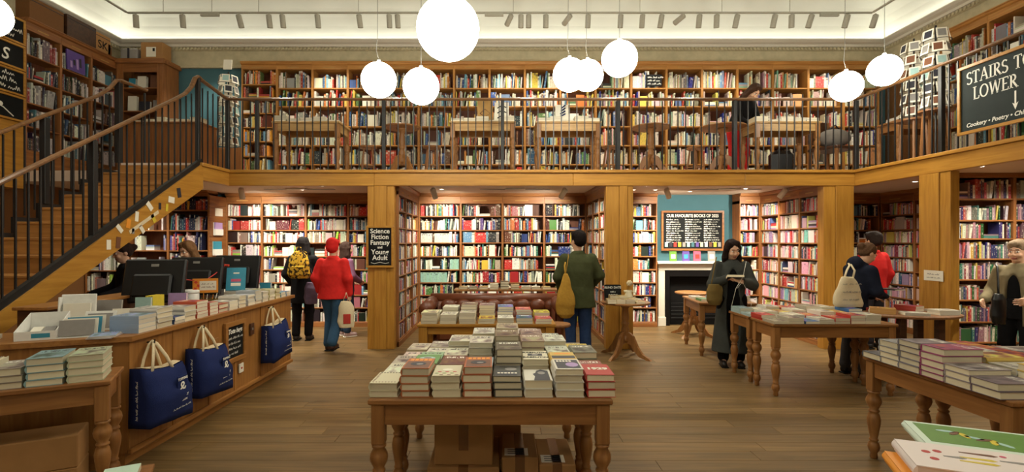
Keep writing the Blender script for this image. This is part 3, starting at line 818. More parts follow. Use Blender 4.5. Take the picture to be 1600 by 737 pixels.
mb = MB(); mb.lathe([(.001, .70), (.50, .70), (.52, .71), (.52, .725), (.50, .735), (.001, .735)], 36, 0, Matrix.Diagonal((1, .62, 1, 1)), False); mb.obj('table_top', 'stool_wood', t, False)
for sx in (-.22, .2):
    for sy in (-.14, .14): bx('leg', (sx - .035, sy - .035, -.065), (sx + .035, sy + .035, .70), 'dark_wood', t, .004)
# stool and side table in the alcove
def stool(label, loc, r, h, rot=0.0, name='stool'):
    t = thing(name, label, 'stool', loc, rot)
    MB().lathe([(.001, h - .035), (r - .01, h - .035), (r, h - .02), (r - .005, h - .004), (.001, h)], 20, 0, None, False).obj('seat', 'stool_wood', t, False)
    for k in range(4):
        a = PI / 4 + PI / 2 * k; c_, s_ = math.cos(a), math.sin(a)
        MB().tube([(c_ * r * .95, s_ * r * .95, 0), (c_ * r * .85, s_ * r * .85, h * .4), (c_ * r * .6, s_ * r * .6, h - .03)], [.012, .018, .014], 8).obj('leg', 'stool_wood', t)
    for k in range(4):
        a, b_ = PI / 4 + PI / 2 * k, PI / 4 + PI / 2 * (k + 1); q = r * .88
        MB().tube([(math.cos(a) * q, math.sin(a) * q, h * .35), (math.cos(b_) * q, math.sin(b_) * q, h * .35)], .009, 6).obj('stretcher', 'stool_wood', t)
    return t
stool('small round wooden stool beside the console table', (X(870, 5.75), 5.75, 0), .16, .66)

# leather sofa in the alcove
sf = thing('leather_sofa', 'buttoned brown leather sofa behind the console table', 'sofa', (-.12, 7.15, 0))
bx('seat_cushion', (-.78, -.35, .22), (-.01, .30, .44), 'leather', sf, .05); bx('seat_cushion', (.01, -.35, .22), (.78, .30, .44), 'leather', sf, .05)
bx('base', (-.86, -.36, .08), (.86, .42, .22), 'leather', sf, .02)
mb = MB(); mb.box((-.9, .26, .2), (.9, .42, .74), 0, None, .03)
for k in range(8):
    for j in range(2):
        mb.sphere((-.77 + .22 * k + (.11 if j else 0) - .02, .27, .50 + .15 * j), (.125, .07, .10), 12, 8)
mb.obj('backrest', 'leather', sf, True)
MB().tube([(-.95, .34, .74), (.95, .34, .74)], .085, 12).obj('top_roll', 'leather', sf, True)
for sx in (-1, 1):
    m = MB().box((sx * .9 - .06, -.36, .1), (sx * .9 + .06, .40, .66), 0, None, .02); m.tube([(sx * .92, -.40, .68), (sx * .92, .36, .70)], .095, 12); m.obj('arm', 'leather', sf, True)
for sx in (-.8, .8):
    for sy in (-.3, .36): bx('foot', (sx - .03, sy - .03, 0), (sx + .03, sy + .03, .08), 'dark_wood', sf, .004)

# ================================================================ BOOKS ON TABLES
rt = random.Random(3)
BK = {}
def bk_mesh(t, soft, w=.152, d=.232):
    """cover (boards and spine) and page block of a closed book lying flat, spine along local -x"""
    k = (round(t, 3), soft, w, d)
    if k in BK: return BK[k]
    b = .0012 if soft else .0032; e = 0 if soft else .004
    c = MB(); c.box((0, 0, 0), (w, d, b), 0, None, 0); c.box((0, 0, t - b), (w, d, t), 0, None, 0)
    n = 5; pts = []
    for i in range(n + 1):
        a = PI * i / n; pts.append((-(0 if soft else .007) * math.sin(a), b + (t - 2 * b) * i / n))
    M = Matrix(((1, 0, 0, 0), (0, 0, 1, 0), (0, 1, 0, 0), (0, 0, 0, 1)))
    c.prism(pts + [(b, t - b), (b, b)], 0, d, 0, M)
    p = MB().box((b, e, b), (w - e, d - e, t - b), 0, None, 0)
    BK[k] = (c.mesh('book', 'cover'), p.mesh('page_block', 'tint'))
    return BK[k]
N_TB = [0]
def lay_book(label, x, y, z, t, col, rot=0.0, soft=False, page=(214, 202, 174), w=.152, d=.232, group='books lying on the tables'):
    """x, y: middle of the book"""
    cm, pm = bk_mesh(t, soft, w, d)
    o = link('book', cm); o.rotation_euler = (0, 0, rot)
    o.location = Vector((x, y, z)) + RZ(rot) @ Vector((-w / 2, -d / 2, 0))
    o.color = srgb(*col); tag(o, label, 'book', group)
    p = link('page_block', pm, o); p.color = srgb(*page)
    N_TB[0] += 1
    return o
COV = [(206, 196, 170), (188, 178, 156), (150, 142, 124), (96, 90, 84), (64, 62, 60), (120, 60, 48), (176, 150, 110), (110, 120, 110), (170, 60, 50), (196, 160, 84), (90, 110, 128), (214, 208, 192), (132, 118, 100), (70, 84, 70)]
def stack(where, x, y, z, n, col=None, rot=0.0, ts=None, soft=None, w=.152, d=.232, jit=.004):
    top = None; same = col if col else rt.choice(COV)
    sf_ = (rt.random() < .45) if soft is None else soft
    for i in range(n):
        t = ts[i] if ts else rt.choice((.034, .038, .042) if not sf_ else (.024, .028, .032))
        pj = rt.uniform(.9, 1.06); pg = tuple(int(min(236, v * pj)) for v in ((212, 200, 170) if not sf_ else (222, 212, 188)))
        kind = 'paperback' if sf_ else 'hardback'
        lvl = 'only book' if n == 1 else 'top book' if i == n - 1 else 'bottom book' if i == 0 else '%s book up' % nth(i)
        top = lay_book('%s %s, %s %s' % (cname(same), kind, lvl, where), x + rt.uniform(-jit, jit), y + rt.uniform(-jit, jit), z, t, same, rot + rt.uniform(-.025, .025), sf_, pg, w, d)
        z += t + .0006
    return z, top
TZF = .7505
# front tables: rows of stacks, front row first
front = [
 [(2, (206, 198, 166)), (4, (176, 104, 62)), (3, (206, 198, 168)), (4, (170, 96, 60)), (3, (74, 72, 66)), (2, (214, 210, 196)), (4, (212, 206, 192)), (3, (176, 62, 54))],
 [(2, (206, 204, 182)), (3, (104, 146, 84)), (3, (110, 62, 48)), (4, (184, 206, 214)), (5, (112, 106, 92)), (4, (212, 204, 178)), (4, (206, 172, 92)), (3, (150, 84, 76))],
 [(2, (176, 166, 152)), (2, (146, 180, 146)), (4, (202, 198, 176)), (5, (206, 200, 184)), (6, (132, 118, 96)), (5, (150, 128, 112)), (4, (196, 200, 182)), (3, (124, 126, 112))],
 [(1, (206, 186, 176)), (2, (200, 196, 180)), (4, (206, 202, 186)), (5, (206, 204, 190)), (6, (176, 166, 140)), (5, (140, 116, 108)), (4, (206, 206, 190)), (2, (206, 182, 82))],
 [(1, (190, 180, 160)), (2, (150, 140, 130)), (3, (180, 150, 100)), (5, (120, 112, 100)), (6, (196, 188, 160)), (4, (180, 170, 160)), (3, (120, 130, 120)), (1, (160, 150, 140))]]
fr_tops = {}
for r_, row in enumerate(front):
    zz = TZF
    for k, (n, c_) in enumerate(row):
        th = {5: [.042, .042]}.get(k) if r_ == 0 else None
        x = -.645 + .169 * k + (.006 if r_ % 2 else 0); y = 2.72 + .118 + .262 * r_
        z, tp = stack('in stack %s from left, %s row, front tables' % (nth(k), nth(r_)), x, y, TZF, n, c_, 0, [.046, .046] if th else None, False if r_ == 0 else None)
        fr_tops[(r_, k)] = (x, y, z, tp)
def cover_text(key, s, size, mat, dy, dx=0.0, bold=.002, width=1.0):
    x, y, z, tp = fr_tops[key]
    text(s, size, mat, tp, (.076 + dx, dy, (z - tp.location.z) + .0003), (0, 0, tp.rotation_euler.z * 0), 'CENTER', 0, bold, 'cover_title', 1.0, width)
for key in ((0, 7), (1, 5), (0, 5), (0, 6), (0, 4), (0, 2), (0, 0), (0, 1), (0, 3), (1, 6), (1, 1)):
    tp = fr_tops[key][3]; tp.data = tp.data.copy(); tp.data.materials[0] = MAT['tint']
def art(parent, name, mat, pts, z): return MB().prism(pts, z, z + .0006).obj(name, mat, parent)
def oval(cx_, cy_, rx, ry, n=12): return [(cx_ + rx * math.cos(2 * PI * q / n), cy_ + ry * math.sin(2 * PI * q / n)) for q in range(n)]
def cart(key, mat, pts, up=0):
    x, y, z, tp = fr_tops[key]; art(tp, 'cover_print', mat, pts, z - tp.location.z - .0006 + .0007 * up)
R4 = lambda x0, y0, x1, y1: [(x0, y0), (x1, y0), (x1, y1), (x0, y1)]
for k_, m_ in ((1, 'brown_print'), (3, 'brown_print')):
    cart((0, k_), m_, R4(.008, .01, .144, .16)); cart((0, k_), 'dark_print', oval(.075, .10, .045, .04), 1); cart((0, k_), 'grey_print', oval(.085, .09, .02, .016), 2)
    for q in range(5): cart((0, k_), 'orange_print', R4(.015 + .026 * q, .175, .034 + .026 * q, .215))
for q in range(9): cart((0, 2), ('green_print', 'red_print', 'brown_print')[q % 3], oval(.02 + .014 * q, .05 + .035 * math.sin(q * 2.1), .012, .008, 7))
cart((0, 2), 'paper', oval(.075, .13, .03, .02)); cart((0, 4), 'grey_print', oval(.095, .15, .035, .03)); cart((0, 4), 'dark_print', R4(.02, .02, .13, .10))
for q in range(6): cart((0, 4), 'paper', R4(.022 + .019 * q, .05, .036 + .019 * q, .075), 1)
cart((0, 5), 'dark_print', [(.05, .0), (.14, .0), (.14, .20), (.10, .225), (.075, .20), (.065, .15), (.05, .13), (.06, .08)]); cart((0, 5), 'grey_print', oval(.10, .15, .022, .03), 1)
cart((0, 6), 'dark_print', R4(.012, .02, .142, .21)); cart((0, 6), 'lilac_print', oval(.10, .10, .036, .05), 1)
for q in range(5): cart((0, 6), 'paper', R4(.02 + .018 * q, .165, .033 + .018 * q, .195), 1)
for q in range(8): cart((0, 0), 'dark_print', R4(.01 + .017 * q, .21, .02 + .017 * q, .222)); cart((0, 0), 'brown_print', R4(.01 + .017 * q, .02, .019 + .017 * q, .03))
for q in range(7): cart((0, 0), 'brown_print', R4(.008, .04 + .024 * q, .018, .052 + .024 * q))
cart((1, 6), 'dark_print', R4(.005, .06, .147, .13)); cart((1, 6), 'orange_print', R4(.03, .17, .13, .20)); cart((1, 1), 'paper', R4(.02, .03, .13, .07)); cart((1, 1), 'mint_print', oval(.075, .14, .05, .04)); cart((1, 1), 'brown_print', oval(.075, .15, .025, .012), 1)
cart((1, 5), 'dark_print', R4(.03, .09, .12, .15)); cart((1, 5), 'grey_print', oval(.075, .12, .02, .022), 1)
cover_text((0, 7), '1929', .060, 'paper', .11, 0, .003)
cover_text((1, 5), 'RASPUTIN', .034, 'soot', .165, 0, .001); cover_text((1, 5), 'RASPUTIN', .034, 'soot', .04, 0, .001)
# console table
cons = [(.94, [(6, (214, 204, 160)), (5, (212, 206, 186)), (6, (176, 166, 150)), (4, (214, 184, 74)), (4, (214, 210, 196)), (3, (70, 104, 136)), (3, (176, 62, 70))]),
        (0, [(5, (206, 202, 170)), (7, (206, 204, 182)), (8, (110, 92, 72)), (8, (140, 116, 110)), (7, (90, 120, 170)), (6, (196, 92, 66)), (5, (200, 190, 70))])]
for r_, (_, row) in enumerate(cons):
    for k, (n, c_) in enumerate(row):
        stack('in stack %s from left, %s row, console table' % (nth(k), ('front', 'back')[r_]), -.76 + .198 * k, 5.28 + .24 * r_, .7455, max(2, n - 2), c_, 0, None, True, .165, .225)
# small books on the narrow shelf table behind the sofa
t = thing('table', 'narrow table behind the leather sofa with a row of small books', 'table', (.02, 7.95, 0))
bx('table_top', (-.78, -.16, .82), (.95, .16, .85), 'pine_x', t, .004)
for sx in (-.72, .88):
    for sy in (-.12, .12): bx('leg', (sx - .025, sy - .025, 0), (sx + .025, sy + .025, .82), 'pine_z', t, .003)
for k in range(9):
    stack('in stack %s from left, table behind the sofa' % nth(k), -.62 + .165 * k, 7.93, .8505, (1, 1, 1, 2, 3, 2, 1, 1, 1)[k], rt.choice(((206, 198, 176), (96, 84, 62), (176, 150, 100))), 0, None, False, .13, .2)
# pair of tables left of the dark-hooded woman
for r_ in range(4):
    for k in range(8):
        x, y = 2.87 + .158 * k, 5.25 + .245 * r_
        if r_ == 0 and k == 7: continue
        n = (1, 2, 1, 2, 2, 3, 3, 1)[(k + r_) % 8] + (1 if r_ > 1 and k > 3 else 0)
        c_ = rt.choice(((214, 208, 190), (218, 212, 198), (206, 198, 180), (60, 104, 160), (206, 166, 90), (184, 64, 54), (150, 172, 172), (170, 160, 140)))
        stack('in stack %s, %s row, tables by hooded woman' % (nth(k), nth(r_)), x, y, TZF, n, c_, rt.uniform(-.05, .05), None, True)
# right front tables: long edges face the aisle
rf = [(3.68, [1, 1, 1]), ]
for r_ in range(4):
    for k in range(6):
        x, y = 2.79 + .262 * r_, 2.76 + .172 * k
        if r_ == 0: n, th, c_ = (2, 3, 5, 5, 4, 1)[k], .03, ((112, 100, 108), (150, 140, 140), (150, 70, 110), (120, 116, 124), (150, 150, 150), (90, 90, 96))[k]
        else: n, c_ = (rt.randint(2, 4), rt.choice(((206, 200, 190), (150, 140, 136), (176, 84, 62), (190, 186, 176), (206, 176, 96), (120, 124, 120))))
        if r_ == 3 and k < 2: continue
        stack('in stack %s, %s row from aisle, right front tables' % (nth(k), nth(r_)), x, y, TZF, n, c_, PI / 2 + PI * (r_ == 0), None, False, .165, .245)
# left corner table
for k in range(5):
    for j, (n, c_) in enumerate([((4, (176, 180, 150)), (4, (130, 160, 164)), (3, (150, 140, 130)), (5, (196, 170, 150)), (4, (206, 196, 180)))[k]]):
        p = LT + LD * (.13 + .185 * k + (.08 if k > 2 else 0)) + LP_ * .16
        stack('in stack %s from the right end, left corner table' % nth(k), p.x, p.y, TZF, n, c_, LT_ROT, None, False, .17, .26)
for j in range(2):
    p = LT + LD * (.56 + .03 * j) + LP_ * .14
    o = lay_book('%s book standing upright on the left corner table' % ('slim cream' if j else 'slim grey'), 0, 0, 0, .024, ((196, 186, 160), (150, 150, 140))[j])
    o.matrix_world = T((p.x, p.y, TZF)) @ RZ(LT_ROT) @ T((.012, -.1, 0)) @ Matrix.Rotation(-PI / 2, 4, 'Y')
# oval table and fireplace table
for k in range(6):
    a = k * 1.047 + .2
    stack('on the oval table by the hooded woman, pile %s' % nth(k), 4.60 + .36 * math.cos(a), 5.62 + .19 * math.sin(a), .8005, 1 + (k % 2), rt.choice(((206, 200, 184), (196, 150, 90), (176, 70, 60), (190, 184, 170))), a * .3, None, True)
for k in range(6):
    stack('on the pine table by the fireplace, pile %s' % nth(k), X(1110, 7.6) - .27 + .27 * (k % 3), 7.18 + .30 * (k // 3), TZF, 1 + k % 3, ((90, 140, 90), (206, 200, 186), (150, 140, 200), (206, 200, 186), (120, 150, 190), (206, 198, 180))[k], 0, None, True, .15, .21)
# parcelled books on the pedestal table
for k in range(7):
    x, y = X(977, 6.95) - .24 + (.125 * (k % 4)) + (.07 if k > 3 else 0), 6.76 + .17 * (k // 4)
    stack('in brown paper, pile %s on the pedestal table' % nth(k), x, y, .7655, (2, 2, 2, 1, 3, 3, 2)[k], (186, 164, 112), rt.uniform(-.1, .1), None, True, .115, .165)
# near corner: large cookbooks on an orange table
t = thing('table', 'pine display table below the cookbooks at the bottom right corner', 'table', (1.58, 1.20, -.03), -.42)
bx('table_top', (-.36, -.30, .92), (.36, .30, .953), 'pine_x', t, .006)
for sx in (-.30, .30):
    for sy in (-.24, .24): bx('leg', (sx - .03, sy - .03, .03), (sx + .03, sy + .03, .92), 'pine_z', t, .003)
lay_book('large plain orange book under the white cookbook, bottom right corner', 1.305, 1.325, .9235, .031, (232, 150, 48), -.40, False, (206, 170, 120), .40, .30)
o = lay_book('large white cookbook with painted cutlery on its cover, bottom right corner', 1.31, 1.395, .9555, .034, (226, 214, 210), -.42, False, (206, 190, 180), .30, .20)
o.data = o.data.copy(); o.data.materials[0] = MAT['tint']
for cx_, cy_ in ((.055, .12), (.085, .135), (.06, .07)):
    art(o, 'cover_print', 'red_print', [(cx_ + .011 * math.cos(a * .8), cy_ + .011 * math.sin(a * .8)) for a in range(8)], .0342)
for i, (mat, x_, y_, l_) in enumerate((('brown_print', .14, .15, .075), ('yellow_print', .13, .11, .07), ('yellow_print', .12, .08, .075), ('grey_print', .09, .10, .04), ('grey_print', .22, .12, .05))):
    art(o, 'cover_print', mat, [(x_, y_), (x_ + l_, y_ - .004), (x_ + l_ + .012, y_ + .004), (x_ + l_, y_ + .012), (x_, y_ + .006)], .0342)
for cx_, cy_ in ((.24, .16), (.25, .06)):
    art(o, 'cover_print', 'pink_print', [(cx_ + .008 * math.cos(a * .8), cy_ + .008 * math.sin(a * .8)) for a in range(8)], .0342)
o = lay_book('large green cookbook with painted leaves lying behind the white one', 1.50, 1.54, .9555, .028, (206, 222, 206), -.42, False, (206, 196, 180), .36, .24)
o.data = o.data.copy(); o.data.materials[0] = MAT['tint']
art(o, 'cover_print', 'green_print', [(.02, .05), (.34, .05), (.34, .225), (.02, .225)], .0282)
for i in range(7):
    a = i * .9; cx_, cy_ = .09 + .02 * i, .17 - .012 * i
    art(o, 'cover_print', ('mint_print', 'brown_print', 'yellow_print')[i % 3], [(cx_ + (.026 * math.cos(q * .9)) * math.cos(a) - .010 * math.sin(q * .9) * math.sin(a), cy_ + .026 * math.cos(q * .9) * math.sin(a) + .010 * math.sin(q * .9) * math.cos(a)) for q in range(7)], .0288)
lay_book('grey book at the right edge on the orange table', 1.82, 1.42, .9555, .05, (176, 168, 160), -.2, False, (206, 190, 180), .17, .24)
print('table books', N_TB[0])
# ================================================================ SALES COUNTER
CXF, CZ = -2.64, .93
ct = thing('sales_counter', 'long panelled wooden sales counter with tote bags hung on it', 'counter', (0, 0, 0))
cor = [(CXF, 6.28), (CXF, 3.52), (CXF - .62, 3.24), (-4.0, 2.86), (-4.0, 3.5), (-3.42, 3.75), (-3.42, 6.28)]   # outline of the worktop
def inset(pts, d):
    cx_, cy_ = sum(p[0] for p in pts) / len(pts), sum(p[1] for p in pts) / len(pts)
    return pts
MB().prism([(p[0] + (.03 if abs(p[0] - CXF) < .01 else 0), p[1]) for p in cor][::-1], CZ - .035, CZ).obj('worktop', 'counter_y', ct)
MB().prism([(p[0] - (.02 if abs(p[0] - CXF) < .01 else 0), p[1] + (.03 if p[1] < 3.3 else -.02 if p[1] > 6 else .02)) for p in cor][::-1], .10, CZ - .035).obj('carcass', 'counter_z', ct)
MB().prism([(p[0] - (.06 if p[0] > -3 else 0), p[1] + (.06 if p[1] < 3.3 else -.03 if p[1] > 6 else .05)) for p in cor][::-1], 0, .10).obj('plinth', 'counter_y', ct)
ys = [3.54, 4.02, 4.50, 4.94, 5.48, 5.95, 6.26]
for i in range(len(ys) - 1):
    bx('front_panel', (CXF - .03, ys[i] + .002, .115), (CXF - .006 - .006 * (i % 2), ys[i + 1] - .002, CZ - .036), 'counter_z', ct, .004)
for yy in (4.02, 4.94, 5.48): bx('stile', (CXF - .02, yy - .02, .115), (CXF + .002, yy + .02, CZ - .036), 'counter_z', ct, .003)
bx('base_moulding', (CXF - .02, 3.54, .09), (CXF + .012, 6.27, .13), 'counter_y', ct, .006)
# framed chalkboard about tote bags
def board(name, label, M, w, h, fw=.03, mat='slate', fmat='oak_x', fd=.022, cat='chalkboard'):
    """framed board in its local xz plane, front towards -y, origin at the lower left corner"""
    t = thing(name, label, cat); t.matrix_world = M
    bx('slate', (fw * .6, -.006, fw * .6), (w - fw * .6, .006, h - fw * .6), mat, t, 0)
    bx('frame_rail', (0, -fd, 0), (w, .008, fw), fmat, t, .003); bx('frame_rail', (0, -fd, h - fw), (w, .008, h), fmat, t, .003)
    bx('frame_stile', (0, -fd, fw), (fw, .008, h - fw), fmat, t, .003); bx('frame_stile', (w - fw, -fd, fw), (w, .008, h - fw), fmat, t, .003)
    return t
def scribble(parent, x0, z0, L, s, seed, mat='chalk', y=-.0075, name='chalk_line', th=.12):
    """one line of unreadable handwriting"""
    r_ = random.Random(seed); mb = MB(); x = x0; pts = []
    while x < x0 + L:
        wl = r_.uniform(2, 5) * s * .5; pts = []
        for i in range(int(wl / (s * .22)) + 2):
            pts.append((x + i * s * .22, y, z0 + (s * r_.uniform(.35, .95) if i % 2 else s * r_.uniform(0, .2))))
        for a, b_ in zip(pts, pts[1:]):
            d = Vector(b_) - Vector(a); n_ = Vector((-d.z, 0, d.x)).normalized() * s * th * .5
            mb.add([Vector(a) - n_, Vector(b_) - n_, Vector(b_) + n_, Vector(a) + n_], [(0, 1, 2, 3)])
        x = pts[-1][0] + s * .45
    o = mb.obj(name, mat, parent); o['kind'] = 'stuff'; return o
FX = RZ(PI / 2)          # local -y faces +X
b = board('chalkboard', 'small framed chalkboard reading tote bags on the counter front', T((CXF + .006, 4.72, .42)) @ FX, .38, .40, .045, fmat='counter_x')
text('Tote bags', .064, 'chalk', b, (.06, -.0085, .285), (PI / 2, 0, 0), 'LEFT', .25, .0015)
for i in range(4): scribble(b, .06, .225 - .05 * i, .22 - .03 * (i % 2), .03, i)
for i, (yy, zz, w_, h_, mat) in enumerate(((5.22, .62, .08, .12, 'dark_wood'), (4.72, .24, .08, .10, 'dark_wood'), (5.0, .28, .08, .09, 'paper'), (4.56, .58, .08, .13, 'counter_x'))):
    t = thing('wall_plate', 'small %s plate on the counter front, %s' % (('dark wooden', 'dark square', 'white printed', 'wooden switch')[i], ('upper right', 'below the chalkboard', 'right of the dark square', 'behind the middle bag')[i]), 'plate', (CXF, yy, zz), PI / 2)
    bx('plate', (0, -.008, 0), (w_, .004, h_), mat, t, .002); bx('screw_cover', (w_ * .35, -.012, h_ * .4), (w_ * .65, -.008, h_ * .6), 'grey_metal' if i != 2 else 'red_print', t, .001)

# ---------------------------------------------------------------- tote bags
def tote(label, y, z, s=1.0, tilt=0.0):
    """navy bag hung by its handles: gusset towards the camera, printed panel towards the room"""
    t = thing('tote_bag', label, 'tote bag', (CXF + .012, y, z), 0, 'navy tote bags on the counter')
    n, m = 9, 8; L, Hh, D = .46 * s, .40 * s, .15 * s; r_ = random.Random(int(y * 100))
    mb = MB(); vs, fs = [], []
    per = [(0, 0), (.35, 0), (.75, 0), (1, 0.0), (1, .25), (1, .5), (1, .75), (1, 1), (.6, 1), (.2, 1), (0, 1), (0, .7), (0, .4)]   # u along depth (x), v along length (y)
    for j in range(m + 1):
        f = j / m; fl = 1 - .10 * (1 - f) ** 2
        for (u, v) in per:
            bul = .035 * math.sin(PI * f) * (1 if 0 < v < 1 and u == 1 else 0)
            nar = .55 + .45 * (1 - f) ** .6 if f > .55 else 1.0
            x = D * u * (nar if u else 1) + bul + r_.uniform(-.004, .004)
            yv = (v - .5) * L * (1 - .06 * f) + (.5 - v) * .0
            zz = Hh * f + (tilt * (v - .5) * L) - .03 * math.sin(PI * v) * (f > .9)
            vs.append((max(x, 0.002), yv + L * .5, zz + r_.uniform(-.004, .004)))
    k = len(per)
    for j in range(m):
        for i in range(k): fs.append((j * k + i, j * k + (i + 1) % k, (j + 1) * k + (i + 1) % k, (j + 1) * k + i))
    fs.append(tuple(range(k))[::-1])
    mb.add(vs, fs); o = mb.obj('bag_body', 'navy_canvas', t, True)
    lin = MB().add([(max(.003, v[0] * .93), v[1] * .94 + L * .03, v[2] + .004) for v in vs[-k:]], [tuple(range(k))]).obj('lining', 'cream_canvas', t)
    hk = (.03, L * .42, Hh + .17 * s)
    for dx in (.012, D * .62):
        MB().tube([(dx, L * .22, Hh - .05), (dx * .8, L * .30, Hh + .06), (dx * .4 + .012, L * .39, Hh + .15 * s), hk, (dx * .4 + .012, L * .46, Hh + .15 * s), (dx * .8, L * .60, Hh + .05), (dx, L * .70, Hh - .06)], .016, 6, 0, None, .35).obj('handle', 'cream_canvas', t, True)
    MB().tube([(-.008, L * .42, Hh + .165 * s), (.05, L * .42, Hh + .165 * s), (.05, L * .42, Hh + .185 * s)], .006, 6).obj('hook', 'iron', t)
    R = (PI / 2, 0, PI / 2); xx = D * 1.0 + .028
    yl = L * .66; q = s
    bx('print_block', (xx - .012, yl - .05 * q, .10 * q), (xx - .004, yl + .05 * q, .30 * q), 'navy_canvas', t, .001)
    text('TOPPING', .026 * q, 'chalk', t, (xx, yl, .272 * q), R, 'CENTER', 0, .0006)
    text('&', .12 * q, 'chalk', t, (xx, yl, .178 * q), R, 'CENTER', 0, .001)
    text('COMPANY', .026 * q, 'chalk', t, (xx, yl, .145 * q), R, 'CENTER', 0, .0006)
    text('BOOKSELLERS', .016 * q, 'chalk', t, (xx, yl, .118 * q), R, 'CENTER', 0, .0004)
    so = scribble(t, 0, 0, .17 * q, .016 * q, 71, 'chalk', 0, 'print_line'); so.matrix_local = T((xx - .004, yl - .1 * q, .07 * q)) @ RZ(PI / 2)
    so = scribble(t, 0, 0, .22 * q, .020 * q, 72, 'chalk', 0, 'print_line'); so.matrix_local = T((D * .5, -.007, .08 * q)) @ Matrix.Rotation(-PI / 2, 4, 'Y')
    return t
tote('navy tote bag on the counter front nearest the camera', 3.50, .26, 1.05, -.1)
tote('navy tote bag on the counter front left of the chalkboard', 4.12, .28, 1.02, -.1)
tote('navy tote bag on the counter front beside its far end', 5.42, .29, 1.0, .05)

# ---------------------------------------------------------------- monitors and tools on the counter
def monitor(label, loc, rot):
    t = thing('till_screen', label, 'monitor', loc, rot)
    M = T((0, 0, .10)) @ Matrix.Rotation(-.22, 4, 'X') @ Matrix.Diagonal((1.15, 1, 1.2, 1))
    bx('screen_body', (-.235, -.03, 0), (.235, .02, .34), 'black_plastic', t, .012, M); bx('rear_bulge', (-.15, -.065, .04), (.15, -.03, .22), 'black_plastic', t, .02, M)
    bx('badge', (-.03, -.033, .28), (.03, -.0305, .30), 'grey_metal', t, .001, M); bx('stand', (-.05, -.03, .02), (.05, .05, .22), 'black_plastic', t, .01); bx('foot', (-.13, -.10, 0), (.13, .12, .022), 'black_plastic', t, .006)
    return t
monitor('black till screen seen from behind, nearest to the stairs', (-3.24, 4.62, CZ), .10)
monitor('black till screen seen from behind, middle one on the counter', (-3.26, 5.28, CZ), .06)
monitor('black till screen seen from behind, at the far end of the counter', (-3.2, 5.98, CZ), .02)
dk = thing('till_cabinet', 'low dark wooden cabinet rising behind the books on the counter', 'cabinet', (-3.42, 3.62, 0))
bx('body', (-.25, .15, 0), (-.02, 2.6, 1.08), 'dark_wood', dk, .006); bx('top', (-.27, .13, 1.08), (0, 2.62, 1.105), 'counter_y', dk, .004); bx('label_plate', (-.02, .35, .96), (-.014, .47, 1.01), 'brown_print', dk, .001)
st = thing('printed_sign', 'orange and white star-patterned card sign hanging before the monitors', 'sign', PX(321, 446, 4.9), .35)
bx('card', (-.11, -.003, -.07), (.11, .003, .07), 'orange_print', st, .001); bx('panel', (-.05, -.0045, -.045), (.095, -.003, .045), 'paper', st, 0)
for i in range(2): scribble(st, -.035, .008 - .03 * i, .11, .02, 40 + i, 'brown_print', -.0055, 'print_line')
for i, (cx_, cz_) in enumerate(((-.08, .035), (-.085, -.03), (-.06, 0))):
    MB().prism([((.022 if k % 2 else .010) * math.cos(k * PI / 5 + .3) + cx_, (.022 if k % 2 else .010) * math.sin(k * PI / 5 + .3) + cz_) for k in range(10)], .0032, .0045, 0, Matrix.Rotation(PI / 2, 4, 'X')).obj('star', 'red_plastic', st)
rp = thing('barrier_rope', 'red cord strung between the monitors holding the card sign', 'cord', (0, 0, 0))
a, m_, c_ = PX(250, 428, 4.7), PX(318, 440, 4.915), PX(352, 414, 5.6)
MB().tube([a, a.lerp(m_, .5) + Vector((0, 0, -.01)), m_, m_.lerp(c_, .5) + Vector((0, 0, -.01)), c_], .005, 6).obj('cord', 'red_print', rp); 
for q in (a, c_): MB().tube([q - Vector((.05, 0, -.004)), q + Vector((.04, 0, -.004))], .013, 8).obj('grip', 'red_plastic', rp)

# books along the counter (x, y, count, colour, size); y grows towards the far end
rc_ = random.Random(8)
rowc = [(3.72, 4, (150, 170, 196), .20), (3.92, 4, (206, 200, 190), .20), (4.09, 2, (60, 84, 130), .14), (4.24, 3, (206, 202, 190), .17), (4.40, 5, (190, 84, 56), .17), (4.58, 4, (196, 88, 60), .14), (4.74, 2, (176, 66, 56), .17), (4.92, 3, (214, 208, 196), .16), (5.09, 3, (214, 208, 196), .15), (5.26, 4, (196, 200, 204), .15), (5.42, 5, (186, 192, 198), .14), (5.58, 4, (206, 202, 192), .14), (5.74, 4, (206, 200, 150), .14), (5.89, 3, (206, 196, 140), .13), (6.03, 2, (120, 176, 190), .14), (6.17, 2, (80, 140, 190), .12)]
for i, (y, n, c_, w_) in enumerate(rowc):
    stack('in stack %s from near end, counter front' % nth(i), CXF - .11, y, CZ + .0005, n, c_, PI / 2, None, rc_.random() < .5, w_ * .92, .21)
for i, (y, n, c_) in enumerate(((5.57, 4, (212, 206, 192)), (5.77, 4, (206, 204, 196)), (5.98, 3, (150, 150, 150)))):
    stack('in stack %s from near end, counter back row' % nth(i), CXF - .36, y, CZ + .0005, n, c_, PI / 2 + rc_.uniform(-.04, .04), None, True, .17, .22)
def upright(label, p, rot, w, h, t, mat, lean=.18, cat='book', name='display_book', pm='paper'):
    """a book or card standing up, leaning back"""
    o = thing(name, label, cat, p, rot)
    M = Matrix.Rotation(-lean, 4, 'X')
    bx('front_cover', (-w / 2, 0, 0), (w / 2, .003, h), mat, o, 0, M); bx('page_block', (-w / 2 + .002, .003, .002), (w / 2 - .004, t, h - .003), pm, o, 0, M)
    bx('back_cover', (-w / 2, t, 0), (w / 2, t + .003, h), mat, o, 0, M); bx('spine', (-w / 2 - .003, 0, 0), (-w / 2, t + .003, h), mat, o, 0, M)
    return o
def PC(x, y, z=CZ):
    """pixel to a point on the level z"""
    Y = (EYE - z) * FPX / (y - HY); return Vector(((x - CX) * Y / FPX, Y, z))
